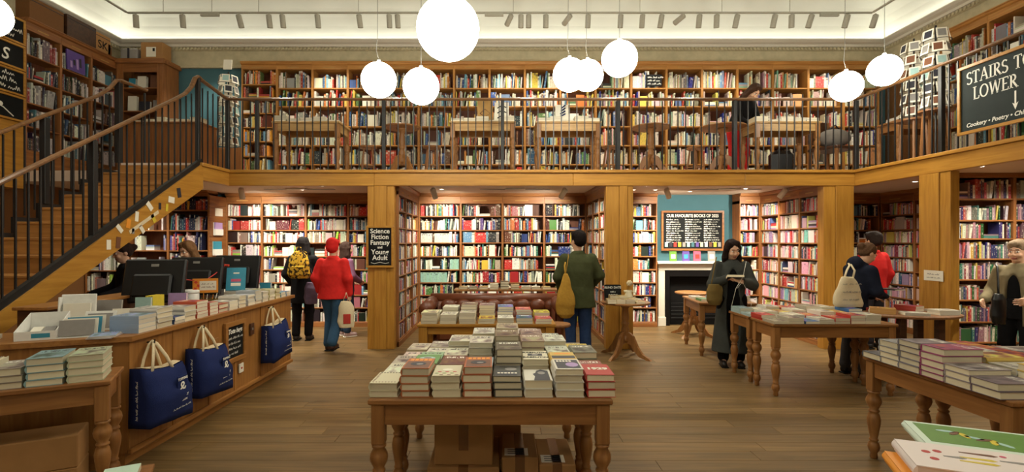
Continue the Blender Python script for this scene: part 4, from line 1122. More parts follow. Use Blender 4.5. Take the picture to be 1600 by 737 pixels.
o = upright('bright blue book standing on the counter before the far monitor', (-2.98, 5.57, CZ + .125), .3, .19, .26, .02, 'blue_print', .3)
for k in range(2): bx('cover_print', (-.05 + .02 * k, -.0008, .10 + .09 * k), (.05 - .02 * k, 0, .13 + .075 * k), ('pink_print', 'paper')[k], o, 0, Matrix.Rotation(-.3, 4, 'X'))
bx('cover_print', (-.05, -.0006, .05), (.05, 0, .085), 'paper', o, 0, Matrix.Rotation(-.3, 4, 'X'))
ups = [('white open card box holding bookmarks at the near end of the counter', 0)]
upright('grey card standing at the back of the counter near the stairs', (-3.18, 4.02, CZ), .25, .17, .20, .02, 'grey_print', .2, 'card', 'display_card')
upright('white card with a small drawing standing on the counter', (-3.03, 3.96, CZ), .3, .13, .14, .012, 'paper', .3, 'card', 'display_card')
upright('mint green notebook standing on the counter', (-3.02, 4.19, CZ), .1, .12, .20, .02, 'mint_print', .05, 'notebook', 'display_book')
for i in range(3): upright('slim yellow book, %s of three standing on the counter' % nth(i), (-3.06 + .022 * i, 4.38, CZ), 1.5, .13, .20, .016, 'yellow_print', .0)
upright('lilac patterned book standing beside the yellow ones', (-2.96, 4.54, CZ), .15, .15, .20, .03, 'lilac_print', .06)
upright('green card packet standing on the counter', (-2.98, 4.68, CZ), .1, .11, .11, .03, 'green_print', .05, 'packet', 'card_packet')
upright('dark red box of cards lying behind the brown pen tray', (-2.98, 5.30, CZ), .3, .14, .07, .06, 'red_print', .05, 'box', 'card_packet')
# white mug-like canister and pen tray
c_ = thing('canister', 'white lidded canister on the counter behind the lilac book', 'canister', (-3.04, 4.86, CZ))
MB().lathe([(.07, 0), (.075, .01), (.078, .16), (.07, .17)], 20).obj('body', 'white_plastic', c_); MB().lathe([(.078, .165), (.084, .17), (.084, .19), (.07, .2)], 20).obj('lid', 'white_plastic', c_); bx('label_strip', (-.03, -.081, .13), (.03, -.076, .145), 'dark_print', c_, .001)
c_ = thing('pen_tray', 'low brown tray of pens on the counter', 'pen tray', (-3.0, 5.08, CZ))
for lo, hi in (((-.10, -.06, 0), (.10, .06, .01)), ((-.10, -.06, .01), (-.09, .06, .09)), ((.09, -.06, .01), (.10, .06, .09)), ((-.09, -.06, .01), (.09, -.05, .09)), ((-.09, .05, .01), (.09, .06, .09))): bx('wall' if lo[2] else 'base', lo, hi, 'olive_card', c_, .002)
for k in range(6): MB().tube([(-.07 + .026 * k, 0, .012), (-.08 + .033 * k, .01 * (k % 3), .13 + .012 * (k % 2))], .004, 6).obj('pen', ('dark_print', 'orange_print', 'paper')[k % 3], c_)
# open white bookmark box
p = Vector((-3.22, 3.50, CZ)); t = thing('bookmark_box', 'white open cardboard display box with bookmarks at the near end of the counter', 'display box', p, .42)
mb = lambda nm, pts, mat='white_plastic': MB().add(pts, [tuple(range(len(pts)))]).obj(nm, mat, t)
w_, d_, hb, hf = .22, .26, .16, .06
bx('base', (-w_ / 2, -d_ / 2, 0), (w_ / 2, d_ / 2, .006), 'white_plastic', t, 0); bx('front_wall', (-w_ / 2, -d_ / 2, .006), (w_ / 2, -d_ / 2 + .005, hf), 'white_plastic', t, 0); bx('back_wall', (-w_ / 2, d_ / 2 - .005, .006), (w_ / 2, d_ / 2, hb), 'white_plastic', t, 0)
for sx in (-1, 1):
    M = Matrix(((0, 0, 1, 0), (1, 0, 0, 0), (0, 1, 0, 0), (0, 0, 0, 1)))
    MB().prism([(-d_ / 2 + .005, .006), (d_ / 2 - .005, .006), (d_ / 2 - .005, hb), (-d_ / 2 + .005, hf)], sx * w_ / 2 - .0025, sx * w_ / 2 + .0025, 0, M).obj('side_wall', 'white_plastic', t)
bx('bookmark', (-.08, -.08, .02), (-.02, .10, .03), 'paper', t, 0, Matrix.Rotation(.35, 4, 'X')); bx('bookmark', (-.01, -.08, .02), (.05, .10, .03), 'grey_print', t, 0, Matrix.Rotation(.35, 4, 'X')); bx('price_label', (-.02, -d_ / 2 - .001, .015), (.08, -d_ / 2, .045), 'blue_print', t, 0)
# tall white leaflet holder, cards and magazines next to it
t = thing('leaflet_stand', 'tall white leaflet holder behind the bookmark box', 'leaflet stand', (-3.24, 3.79, CZ), .35)
M = Matrix.Rotation(-.12, 4, 'X')
bx('back_plate', (-.11, .03, 0), (.11, .045, .27), 'white_plastic', t, .004, M); bx('side_plate', (-.11, -.02, 0), (-.10, .03, .25), 'white_plastic', t, .002, M); bx('front_lip', (-.10, -.02, 0), (.11, -.01, .09), 'white_plastic', t, .002, M); bx('leaflet', (-.085, .0, .01), (.085, .025, .20), 'paper', t, .001, M)
t = thing('framed_card', 'white framed picture card leaning on the counter', 'card', (-3.04, 3.74, CZ), .3)
M = Matrix.Rotation(-.5, 4, 'X'); bx('frame', (-.10, 0, 0), (.10, .012, .16), 'white_plastic', t, .002, M); bx('picture', (-.08, -.001, .02), (.08, 0, .14), 'grey_print', t, 0, M)
t = thing('card_rack', 'small rack of postcards leaning near the bookmark box', 'card rack', (-2.99, 3.52, CZ), .4)
for k in range(4): bx('postcard', (-.10 + .012 * k, .03 * k - .05, 0), (.10 + .012 * k, .03 * k - .045, .11 + .015 * k), ('grey_print', 'paper', 'blue_print', 'paper')[k], t, 0, Matrix.Rotation(-.3, 4, 'X'))
bx('base', (-.11, -.06, 0), (.13, .09, .006), 'white_plastic', t, .001)
for i in range(3): lay_book('pale magazine lying at the near edge of the counter, %s up' % nth(i), -2.80, 3.52, CZ + .0008 + .007 * i, .006, ((206, 196, 214), (214, 208, 196), (150, 170, 200))[i], .3 + .1 * i, True, (214, 206, 190), .15, .20)
lay_book('cream paperback at the left frame edge on the counter', -3.50, 3.34, CZ + .0006, .03, (212, 206, 186), .4, True, (214, 206, 186), .15, .21)
for i, (x_, y_) in enumerate(((-3.06, 6.12), (-2.95, 6.20), (-3.12, 5.46))): upright('%s standing at the far end of the counter' % ('white leaflet block', 'blue boxed pack of cards', 'pale bound notebook')[i], (x_, y_, CZ), .1, .13, (.13, .16, .15)[i], .04, ('paper', 'blue_print', 'grey_print')[i], .1, 'book', 'display_book')

# ---------------------------------------------------------------- boxes
def carton(label, loc, rot, w, d, h, tape=True, lab=0, flaps=False):
    t = thing('cardboard_box', label, 'box', loc, rot, 'cardboard boxes')
    bx('body', (-w / 2, -d / 2, 0), (w / 2, d / 2, h), 'cardboard', t, .006)
    if tape:
        bx('tape', (-.03, -d / 2 - .001, h * .35), (.03, -d / 2 + .001, h), 'parcel_tape', t, 0); bx('tape', (-.03, -d / 2, h - .001), (.03, d / 2, h + .0012), 'parcel_tape', t, 0)
    for k in range(lab):
        bx('shipping_label', (-w * .42 + .17 * k, -d * .42, h), (-w * .42 + .15 + .17 * k, -d * .42 + .11, h + .0012), 'paper', t, 0)
        for j in range(3): bx('print_line', (-w * .42 + .02 + .17 * k, -d * .42 + .02 + .03 * j, h + .0012), (-w * .42 + .12 + .17 * k, -d * .42 + .03 + .03 * j, h + .0016), 'dark_print', t, 0)
    return t
carton('large cardboard box under the front table, glossy tape on its lid', (-.24, 3.30, .22), .0, .36, .44, .26)
carton('cardboard box lowest under the front table, carrying the taped one', (-.24, 3.30, 0), .0, .44, .50, .2195)
carton('tall open cardboard box behind the taped box under the front table', (.02, 3.80, 0), .05, .22, .26, .44, False)
carton('low cardboard box under the front table with two white labels', (.11, 3.32, 0), 0, .23, .40, .25, True, 1)
carton('low cardboard box under the front table, rightmost one', (.345, 3.34, 0), 0, .23, .42, .20, True, 1)
for i, (a_, hh, z_) in enumerate(((.42, .20, 0), (.42, .20, .202), (.94, .22, 0), (.94, .20, .222))):
    q = LT + LD * a_ + LP_ * .27
    carton('plain cardboard box under the left corner table, %s' % ('lower right', 'upper right', 'lower left', 'upper left')[i], (q.x, q.y, z_), LT_ROT, .46 if i < 2 else .5, .26, hh, False)
stg = LT + LD * (-.02) + LP_ * (-.26)
lay_book('pale green paperback on top of a floor pile at the bottom left edge', -1.92, 2.50, .4005, .03, (190, 214, 196), .5, True)
pl = thing('floor_stand', 'low wooden plinth at the bottom left edge carrying a paperback', 'stand', (-1.92, 2.50, 0), .5); bx('block', (-.12, -.15, 0), (.12, .15, .38), 'pine_z', pl, .004); bx('cap', (-.13, -.16, .38), (.13, .16, .40), 'pine_x', pl, .003)
# ================================================================ SIGNS
b = board('chalkboard', 'tall chalkboard reading Science Fiction Fantasy and Young Adult on a pillar', T((X(572, YF - .03), YF - .012, EYE + (HY - 418) * (YF - .02) / FPX)), .405, .62, .032)
for i, (s_, z_, sz) in enumerate((('Science', .51, .096), ('Fiction', .425, .096), ('Fantasy', .34, .096), ('and', .285, .05), ('Young', .20, .10), ('Adult', .115, .10))):
    text(s_, sz, 'chalk', b, (.202, -.0085, z_), (PI / 2, 0, 0), 'CENTER', 0, .002)
MB().tube([(.07, -.008, .075), (.12, -.008, .06), (.2, -.008, .08), (.28, -.008, .062), (.335, -.008, .075)], .004, 5).obj('chalk_flourish', 'chalk', b)
# board over the fireplace
b = board('chalkboard', 'wide chalkboard of favourite books above the fireplace', T((X(1033, 9.6), 9.6, EYE + (HY - 391.5) * 9.6 / FPX)), 98 * 9.6 / FPX, 62.5 * 9.6 / FPX, .04, fmat='case_x')
bw, bh = 98 * 9.6 / FPX, 62.5 * 9.6 / FPX
text('OUR FAVOURITE BOOKS OF 2025', .085, 'chalk', b, (bw / 2, -.0085, bh - .125), (PI / 2, 0, 0), 'CENTER', 0, .0012, width=.78)
for c_ in range(3):
    for r_ in range(11):
        z_ = bh - .185 - .043 * r_
        scribble(b, .10 + .36 * c_, z_, .08, .03, 100 + c_ * 20 + r_, th=.3); scribble(b, .20 + .36 * c_, z_, .12 + .06 * ((r_ * 7 + c_) % 3) / 2, .026, 200 + c_ * 20 + r_)
for k, m_ in enumerate(('mint_print', 'dark_print', 'red_print', 'yellow_print', 'grey_print', 'mint_print', 'teal', 'purple_print', 'cream_canvas', 'paper', 'brown_print', 'yellow_print', 'grey_print')):
    bx('pinned_cover', (.07 + .085 * k, -.012, .075), (.07 + .085 * k + .055, -.007, .165), m_, b, 0)
# fireplace
fp = thing('fireplace', 'white painted fireplace surround with a black hearth opening', 'fireplace', (0, 0, 0))
fx0, fx1, fy = X(1029, 9.45), 4.40, 9.45
zo, zm = EYE + (HY - 422) * fy / FPX, EYE + (HY - 408) * fy / FPX
bx('pilaster', (fx0, fy, 0), (fx0 + .12, YW - .002, zo), 'white_paint', fp, .004); bx('pilaster', (fx1 - .12, fy, 0), (fx1, YW - .002, zo), 'white_paint', fp, .004)
bx('pilaster_base', (fx0 - .015, fy - .02, 0), (fx0 + .135, YW - .002, .17), 'white_paint', fp, .004)
bx('frieze_board', (fx0, fy, zo), (fx1, YW - .002, zm - .05), 'white_paint', fp, .004); bx('mantel_shelf', (fx0 - .04, fy - .08, zm - .05), (fx1 + .03, YW - .002, zm), 'white_paint', fp, .008)
bx('hearth_back', (fx0 + .12, YW - .03, 0), (fx1 - .12, YW - .005, zo), 'soot', fp, 0); bx('inner_frame', (fx0 + .12, fy + .02, 0), (fx0 + .22, fy + .05, zo), 'iron', fp, .004); bx('inner_frame', (fx1 - .22, fy + .02, 0), (fx1 - .12, fy + .05, zo), 'iron', fp, .004)
bx('inner_frame', (fx0 + .22, fy + .02, zo - .12), (fx1 - .22, fy + .05, zo), 'iron', fp, .004)
for k in range(5): bx('grate_bar', (fx0 + .25, fy + .03, .14 + .07 * k), (fx1 - .25, fy + .045, .155 + .07 * k), 'iron', fp, .003)
for i, (x, m_) in enumerate(((1051, 'green_print'), (1071, 'purple_print'), (1088.5, 'pink_print'), (1111, 'grey_print'))):
    o = upright('%s book standing on the white mantel' % ('green', 'purple', 'pink', 'grey')[i], (X(x, 9.5), 9.46, zm), 0, .13, .19, .02, m_, .08)
    bx('cover_print', (-.04, -.001, .05), (.04, 0, .13), ('paper', 'blue_print', 'red_print', 'paper')[i], o, 0, Matrix.Rotation(-.08, 4, 'X'))
# right gallery sign
yA = 5.15 * FPX / (1494 - CX)
sg = board('chalkboard', 'large framed chalkboard sign STAIRS TO LOWER hung on the right gallery railing', T((GXR - .05, yA, 2.79)) @ RZ(-PI / 2), 1.75, .765, .035, 'green_slate', 'oak_x')
def serif(s, parent, x, z, h, y=-.0085):
    """chalk serif capitals drawn with broad and narrow strokes"""
    mb = MB(); wd, tn = h * .15, h * .075
    def bar(x0, z0, x1, z1, w):
        d = Vector((x1 - x0, 0, z1 - z0)); n_ = Vector((-d.z, 0, d.x)).normalized() * w / 2; a, c = Vector((x0, y, z0)), Vector((x1, y, z1))
        mb.add([a - n_, c - n_, c + n_, a + n_], [(0, 1, 2, 3)])
    def ser(xc, zc_, w=.34): bar(xc - w * h / 2, zc_, xc + w * h / 2, zc_, tn * .8)
    def arc(cx_, cz_, rx, rz, a0, a1, n=14):
        pr = None
        for i in range(n + 1):
            a = math.radians(a0 + (a1 - a0) * i / n); p = (cx_ + rx * math.cos(a), cz_ + rz * math.sin(a))
            if pr: bar(pr[0], pr[1], p[0], p[1], tn + (wd - tn) * abs(math.cos(a)))
            pr = p
    for ch in s:
        if ch == 'S': w_ = .55; arc(x + .26 * h, z + .74 * h, .2 * h, .22 * h, 30, 265); arc(x + .26 * h, z + .27 * h, .23 * h, .24 * h, -150, 92)
        elif ch == 'T': w_ = .72; bar(x + .34 * h, z, x + .34 * h, z + h, wd); bar(x + .03 * h, z + .97 * h, x + .65 * h, z + .97 * h, tn); ser(x + .34 * h, z + .03 * h); bar(x + .05 * h, z + .97 * h, x + .03 * h, z + .8 * h, tn); bar(x + .63 * h, z + .97 * h, x + .65 * h, z + .8 * h, tn)
        elif ch == 'A': w_ = .80; bar(x + .08 * h, z, x + .38 * h, z + h, tn); bar(x + .38 * h, z + h, x + .68 * h, z, wd); bar(x + .2 * h, z + .36 * h, x + .56 * h, z + .36 * h, tn); ser(x + .1 * h, z + .03 * h, .26); ser(x + .68 * h, z + .03 * h, .3)
        elif ch == 'I': w_ = .40; bar(x + .18 * h, z, x + .18 * h, z + h, wd); ser(x + .18 * h, z + .03 * h); ser(x + .18 * h, z + .97 * h)
        elif ch == 'R': w_ = .74; bar(x + .16 * h, z, x + .16 * h, z + h, wd); ser(x + .16 * h, z + .03 * h); ser(x + .12 * h, z + .97 * h, .26); arc(x + .26 * h, z + .74 * h, .26 * h, .23 * h, -90, 90); bar(x + .3 * h, z + .5 * h, x + .66 * h, z, wd); ser(x + .68 * h, z + .03 * h, .2)
        elif ch == 'O': w_ = .86; arc(x + .4 * h, z + .5 * h, .34 * h, .47 * h, 0, 360, 24)
        elif ch == 'L': w_ = .64; bar(x + .16 * h, z, x + .16 * h, z + h, wd); ser(x + .16 * h, z + .97 * h); bar(x + .05 * h, z + .03 * h, x + .56 * h, z + .03 * h, tn); bar(x + .55 * h, z + .03 * h, x + .58 * h, z + .24 * h, tn)
        elif ch == 'W': w_ = 1.1; [bar(x + a * h, z + b0 * h, x + c * h, z + d * h, q) for a, b0, c, d, q in ((.1, 1, .32, 0, wd), (.32, 0, .54, 1, tn), (.54, 1, .76, 0, wd), (.76, 0, .98, 1, tn))]; ser(x + .1 * h, z + .97 * h, .24); ser(x + .98 * h, z + .97 * h, .24)
        elif ch == 'E': w_ = .66; bar(x + .16 * h, z, x + .16 * h, z + h, wd); ser(x + .1 * h, z + .03 * h, .2); ser(x + .1 * h, z + .97 * h, .2); [bar(x + .16 * h, z + q * h, x + l_ * h, z + q * h, tn) for q, l_ in ((.03, .58), (.5, .48), (.97, .56))]; bar(x + .56 * h, z + .97 * h, x + .57 * h, z + .8 * h, tn); bar(x + .57 * h, z + .03 * h, x + .59 * h, z + .22 * h, tn)
        else: w_ = .45
        x += w_ * h
    return mb.obj('chalk_lettering', 'chalk', parent)
for s_, x_, z_, h_, wf in (('STAIRS TO', .105, .545, .138, .88), ('LOWER', .18, .365, .138, .87)):
    o = serif(s_, sg, 0, z_, h_); o.location.x = x_; o.scale.x = wf
MB().add([(.624, -.0085, .33), (.624, -.0085, .20), (.602, -.0085, .215), (.633, -.0085, .14), (.664, -.0085, .215), (.642, -.0085, .20), (.642, -.0085, .33)], [(0, 1, 2, 3, 4, 5, 6)]).obj('chalk_arrow', 'chalk', sg)
text('Cookery • Poetry • Children\'s', .064, 'chalk', sg, (.10, -.0085, .075), (PI / 2, 0, 0), 'LEFT', .2, .0012)
# chalk panels on the left gallery
for i, (za_, zb_) in enumerate(((4.50, 4.88), (4.12, 4.49), (3.74, 4.11), (3.36, 3.73))):
    b = board('chalk_panel', 'chalk-drawn dark panel on the left gallery wall, %s from top' % nth(i), T((-7.12, 6.66, za_)) @ FX, .78, zb_ - za_, .03, cat='chalk panel')
    if i == 1: text('S', .24, 'chalk', b, (.42, -.0085, .1), (PI / 2, 0, 0), 'LEFT', .2, .003)
    elif i in (0, 2):
        for k in range(3): scribble(b, .1, .06 + .1 * k, .5, .08, 300 + i * 5 + k)
    else:
        MB().tube([(.06, -.0085, .3), (.25, -.0085, .22), (.45, -.0085, .16), (.6, -.0085, .06)], .008, 5).obj('chalk_drawing', 'chalk', b)
        MB().sphere((.4, -.009, .2), (.05, .002, .035), 12, 8).obj('chalk_drawing', 'chalk', b)
bx('wall_panel', (-7.16, 6.5, 2.55), (-7.13, 7.46, 3.355), 'oak_y').update_tag()
tag(bpy.data.objects['wall_panel'], 'light oak panel below the chalk panels', 'panel')
bx('backing_panel', (-7.38, 6.62, 3.36), (-7.135, 7.46, 4.90), 'case_z'); tag(bpy.data.objects['backing_panel'], 'wooden cupboard side carrying the chalk panels', 'panel')
lg = thing('gallery_ledge', 'light wooden ledge under the left gallery bookcases', 'ledge', (0, 0, 0)); bx('edge_board', (-7.4, 6.5, 2.38), (-7.10, YF + .04, 2.655), 'oak_y', lg, .004)
# paper notice on the last pillar, leaflets and notices by the till
n_ = thing('paper_notice', 'small white paper notice on the oak pillar at the right', 'notice', (GXR - .002, 6.19, EYE + (HY - 438) * 6.1 / FPX), -PI / 2)
bx('sheet', (0, -.002, 0), (.27, .001, .125), 'paper', n_, 0); scribble(n_, .05, .07, .16, .025, 5, 'dark_print', -.0025, 'print_line'); scribble(n_, .04, .03, .18, .02, 6, 'dark_print', -.0025, 'print_line')
for i, (y_, z_, h_) in enumerate(((.16, 2.06, .14), (.10, 1.72, .22), (.08, 1.36, .24))):
    n_ = thing('leaflet_holder' if i else 'paper_notice', ('cream torn-edged notice on the boarded end panel', 'pocket of white leaflets on the boarded end panel', 'pocket of blue picture leaflets on the boarded end panel')[i], 'notice' if i == 0 else 'leaflets', (-5.17, YL + y_, z_), PI / 2)
    bx('sheet', (0, -.004, 0), (.24, 0, h_), ('paper', 'paper', 'mint_print')[i], n_, .001)
    if i: bx('holder', (-.005, -.05, -.01), (.245, -.006, .10), 'white_plastic', n_, .002); bx('leaflet', (.01, -.04, 0), (.23, -.012, h_), ('lilac_print', 'blue_print')[i - 1], n_, .001)
# luggage labels and cards pinned to the stair stringer
for i, (x, y, m_, w_, h_, a) in enumerate(((170, 382, 'paper', .055, .10, 0), (185, 379, 'brown_print', .06, .12, .1), (187, 357, 'paper', .05, .10, -.8), (201, 349, 'orange_print', .06, .10, .2), (208, 361, 'grey_print', .04, .06, 0), (214, 338, 'paper', .05, .11, .1), (222, 358, 'paper', .05, .10, -.7), (234, 322, 'paper', .06, .11, -.8), (240, 341, 'yellow_print', .05, .10, -.6), (250, 322, 'dark_print', .04, .08, 0), (261, 324, 'yellow_print', .04, .09, .1), (268, 312, 'paper', .11, .075, .1), (280, 301, 'dark_print', .07, .12, -.2))):
    Y = -(SX1 + .034) * FPX / (CX - x); z = EYE + (HY - y) * Y / FPX
    o = bx('pinned_card', (-w_ / 2, -.003, -h_ / 2), (w_ / 2, 0, h_ / 2), m_, None, 0)
    o.matrix_world = T((SX1 + .032, Y, z)) @ RZ(PI / 2) @ Matrix.Rotation(a, 4, 'Y'); tag(o, '%s card or label pinned to the stair side, %s from the lower end' % ({'paper': 'white', 'brown_print': 'brown', 'orange_print': 'orange', 'grey_print': 'grey', 'yellow_print': 'yellow', 'dark_print': 'dark'}[m_], nth(i)), 'card', 'cards pinned to the stair side')
o = bx('banner', (-.26, -.003, -.02), (.26, 0, .02), 'cream_canvas', None, 0); Y = -(SX1 + .034) * FPX / (CX - 226); o.matrix_world = T((SX1 + .032, Y, EYE + (HY - 346) * Y / FPX)) @ RZ(PI / 2) @ Matrix.Rotation(-.5, 4, 'Y'); tag(o, 'narrow cream paper banner pinned along the stair side', 'banner')
# blackboard, jug and flower on the pedestal table
px_ = X(977, 6.95)
t = thing('slate_sign', 'small rounded slate sign on the pedestal table', 'slate sign', (px_ - .155, 7.02, .7655), 0)
M = Matrix.Rotation(-.14, 4, 'X')
mb = MB(); cr = [(-.12, 0), (.12, 0), (.12, .2)] + [(.09 + .03 * math.cos(a), .20 + .03 * math.sin(a)) for a in (.4, .8, 1.2)] + [(-.09 - .03 * math.cos(a), .20 + .03 * math.sin(a)) for a in (1.2, .8, .4)] + [(-.12, .2)]
mb.prism([(p[0], p[1]) for p in cr], -.01, 0, 0, M @ Matrix.Rotation(PI / 2, 4, 'X')); mb.obj('slate', 'slate', t); bx('prop', (-.02, .02, 0), (.02, .07, .12), 'dark_wood', t, .002)
for i, s_ in enumerate(('BLIND DATE', 'with a', 'BOOK', 'for with love')):
    if i < 3: text(s_, (.042, .03, .045)[i], 'chalk', t, (0, -.004 + (.175 - .055 * i) * .14, .172 - .055 * i), (PI / 2 - .14, 0, 0), 'CENTER', .1, .0006)
    else: so = scribble(t, -.07, .025, .14, .022, 31, y=-.003)
t = thing('milk_jug', 'cream enamel jug on the pedestal table holding a dried flower', 'jug', (px_ + .06, 7.0, .7655))
MB().lathe([(.05, 0), (.058, .01), (.062, .05), (.05, .10), (.042, .125), (.05, .15), (.046, .15), (.038, .125), (.04, .1), (.03, .01)], 20).obj('body', 'ivory_ceramic', t)
MB().tube([(.05, 0, .13), (.085, 0, .13), (.1, 0, .1), (.09, 0, .06), (.058, 0, .04)], .008, 8).obj('handle', 'ivory_ceramic', t, True)
MB().tube([(-.045, 0, .12), (-.065, 0, .15)], [.018, .008], 8).obj('spout', 'ivory_ceramic', t, True)
t = thing('dried_flower', 'pale dried flower head standing in the cream jug', 'dried flower', (px_ + .06, 7.0, .78))
MB().tube([(0, 0, .0), (0, 0, .12), (.01, 0, .2)], .004, 6).obj('stem', 'dried_stem', t); MB().tube([(0, 0, .0), (-.02, 0, .16), (-.04, 0, .26)], .003, 6).obj('stem', 'dried_stem', t)
mb = MB()
for k in range(26):
    a, e = k * 2.4, math.acos(1 - 2 * (k + .5) / 26); d = Vector((math.sin(e) * math.cos(a), math.sin(e) * math.sin(a), math.cos(e)))
    mb.sphere(Vector((.012, 0, .235)) + d * .03, .014, 7, 5)
mb.obj('flower_head', 'cream_canvas', t, True)

# ================================================================ GALLERY FURNITURE
GT = {}
for i, (x0_, x1_, yc, h_, ex) in enumerate(((424, 531, 7.95, .80, 'leftmost'), (702, 806, 7.95, .80, 'second from left'), (837, 940, 7.95, .80, 'third from left'), (1180, 1284, 7.95, .80, 'rightmost'))):
    xa, xb = X(x0_, 7.68), X(x1_, 7.68)
    table('pine table with turned legs behind the gallery railing, ' + ex, ((xa + xb) / 2, yc, ZG), 0, xb - xa, .56, .79, wood_='pale')
    for k in range(5):
        stack('in pile %s on gallery table %s' % (nth(k), ex), xa + .12 + (xb - xa - .24) * k / 4, yc - .12, ZG + .7905, (3, 2, 2, 3, 1)[(k + i) % 5], rt.choice(((206, 200, 184), (190, 184, 170), (120, 120, 120), (206, 196, 170))), 0, None, True, .19, .25)
for i, (x, Y, r_) in enumerate(((628, 8.1, .29), (1017, 8.1, .31), (1129, 8.1, .36))):
    pedestal('round pedestal table on the gallery, %s' % ('left of centre', 'right of centre', 'beside the reading person')[i], (X(x, Y), Y, ZG), r_, .80, 'pedestal_table', 4, .2)
for i, (x, Y) in enumerate(((575, 8.2), (675, 8.2), (955, 8.2), (1087, 8.3))):
    stool('wooden stool on the gallery, %s from left' % nth(i), (X(x, Y), Y, ZG), .15, .50, .3)
# faced books and boxes on the gallery tables
o = thing('boxed_set', 'tan decorated box standing on the second gallery table', 'box', (X(758, 7.85), 7.86, ZG + .7905)); bx('body', (-.12, -.05, 0), (.12, .05, .37), 'tan_card', o, .004)
MB().tube([(-.08, -.052, .15), (0, -.052, .22), (.08, -.052, .15), (0, -.052, .10), (-.08, -.052, .15)], .006, 5).obj('print', 'brown_print', o)
o = upright('white book with bold black drawing on the second gallery table', (X(784, 7.85), 7.83, ZG + .7905), 0, .22, .34, .04, 'paper', .1)
for k in range(3): MB().tube([(-.07, -.014 + .03 * k * .3, .08 + .08 * k), (0, -.02 + .03 * k * .3, .12 + .08 * k), (.07, -.014 + .03 * k * .3, .09 + .08 * k)], .008, 5).obj('cover_print', 'soot', o)
o = upright('white book with a blue striped shape on the third gallery table', (X(878, 7.85), 7.83, ZG + .7905), 0, .20, .30, .04, 'paper', .1)
for k in range(4): MB().tube([(-.04 + .01 * k, -.012 - .0, .10 + .045 * k), (.05, .0, .15 + .045 * k)], .011, 5).obj('cover_print', 'navy_canvas', o)
o = bx('shelf_sign', (0, 0, 0), (.30, .012, .22), 'slate'); o.location = (X(1009, YB), YB - .012, 4.50); tag(o, 'small slate with chalk writing on a top gallery shelf', 'slate sign')
for k in range(3): so = scribble(o, .03, .15 - .06 * k, .22, .04, 500 + k, y=-.002)
# counter and cabinet at the back left of the gallery
gd = thing('gallery_desk', 'dark wooden panelled desk at the head of the stairs', 'desk', (X(190, 8.6), 8.6, ZG)); wd_ = X(313, 8.6) - X(190, 8.6)
bx('front_panel', (0, 0, 0), (wd_, .03, .97), 'case_z', gd, .003); bx('side_panel', (wd_ - .03, .03, 0), (wd_, .5, .97), 'case_z', gd, .003); bx('side_panel', (0, .03, 0), (.03, .5, .97), 'case_z', gd, .003); bx('desk_top', (-.02, -.03, .97), (wd_ + .02, .52, 1.0), 'case_x', gd, .005)
for k in range(6): stack('in pile %s on the gallery desk' % nth(k), X(190, 8.6) + .25 + .2 * k, 8.74, ZG + 1.0005, (1, 2, 3, 2, 2, 3)[k], rt.choice(((206, 198, 180), (190, 180, 160), (120, 110, 100))), 0, None, True, .17, .24)
cab = thing('gallery_cabinet', 'tall wooden cabinet with open shelves in the back left corner of the gallery', 'cabinet', (-7.12, 9.2, ZG)); cw = .88; chh = ZT - ZG
bx('side_panel', (0, 0, 0), (.03, .43, chh - .08), 'case_z', cab, .003); bx('side_panel', (cw - .03, 0, 0), (cw, .43, chh - .08), 'case_z', cab, .003); bx('back_panel', (.03, .41, 0), (cw - .03, .43, chh - .08), 'case_z', cab, 0)
bx('stile', (.03, 0, 0), (.13, .02, chh - .08), 'case_z', cab, .003); bx('stile', (cw - .13, 0, 0), (cw - .03, .02, chh - .08), 'case_z', cab, .003); bx('header', (.13, 0, chh - .24), (cw - .13, .02, chh - .08), 'case_x', cab, .003)
for z in (0.95, 1.35, 1.78): bx('shelf', (.03, .01, z - .02), (cw - .03, .41, z), 'case_x', cab, .003)
MB().prism([(-.02, -.04), (cw + .03, -.04), (cw + .05, .43), (-.02, .43)], chh - .08, chh, 0).obj('crown', 'case_x', cab)
for i, (x_, z_, w_, h_, m_) in enumerate(((.22, 1.7805, .12, .2, 'blue_print'), (.40, 1.7805, .16, .24, 'paper'), (.62, 1.7805, .12, .26, 'brown_print'), (.22, 1.3505, .16, .3, 'paper'), (.45, 1.3505, .2, .2, 'dark_print'), (.66, 1.3505, .1, .22, 'grey_print'))):
    upright('%s item stored on the %s shelf of the gallery cabinet' % (('blue', 'white', 'brown', 'cream', 'black', 'grey')[i], ('upper', 'middle')[i // 3]), (-7.12 + x_, 9.30, ZG + z_), 0, w_, h_, .05, m_, .04, 'box', 'stored_item')
o = upright('large purple picture book shown face out on the left gallery shelves', (-7.10, 8.33, 4.421), PI / 2, .34, .33, .02, 'purple_print', .05)
for k in range(4): bx('cover_print', (-.12 + .06 * k, -.001, .05 + .05 * (k % 2)), (-.08 + .06 * k, 0, .16 + .03 * k), ('lilac_print', 'dark_print')[k % 2], o, 0, Matrix.Rotation(-.05, 4, 'X'))
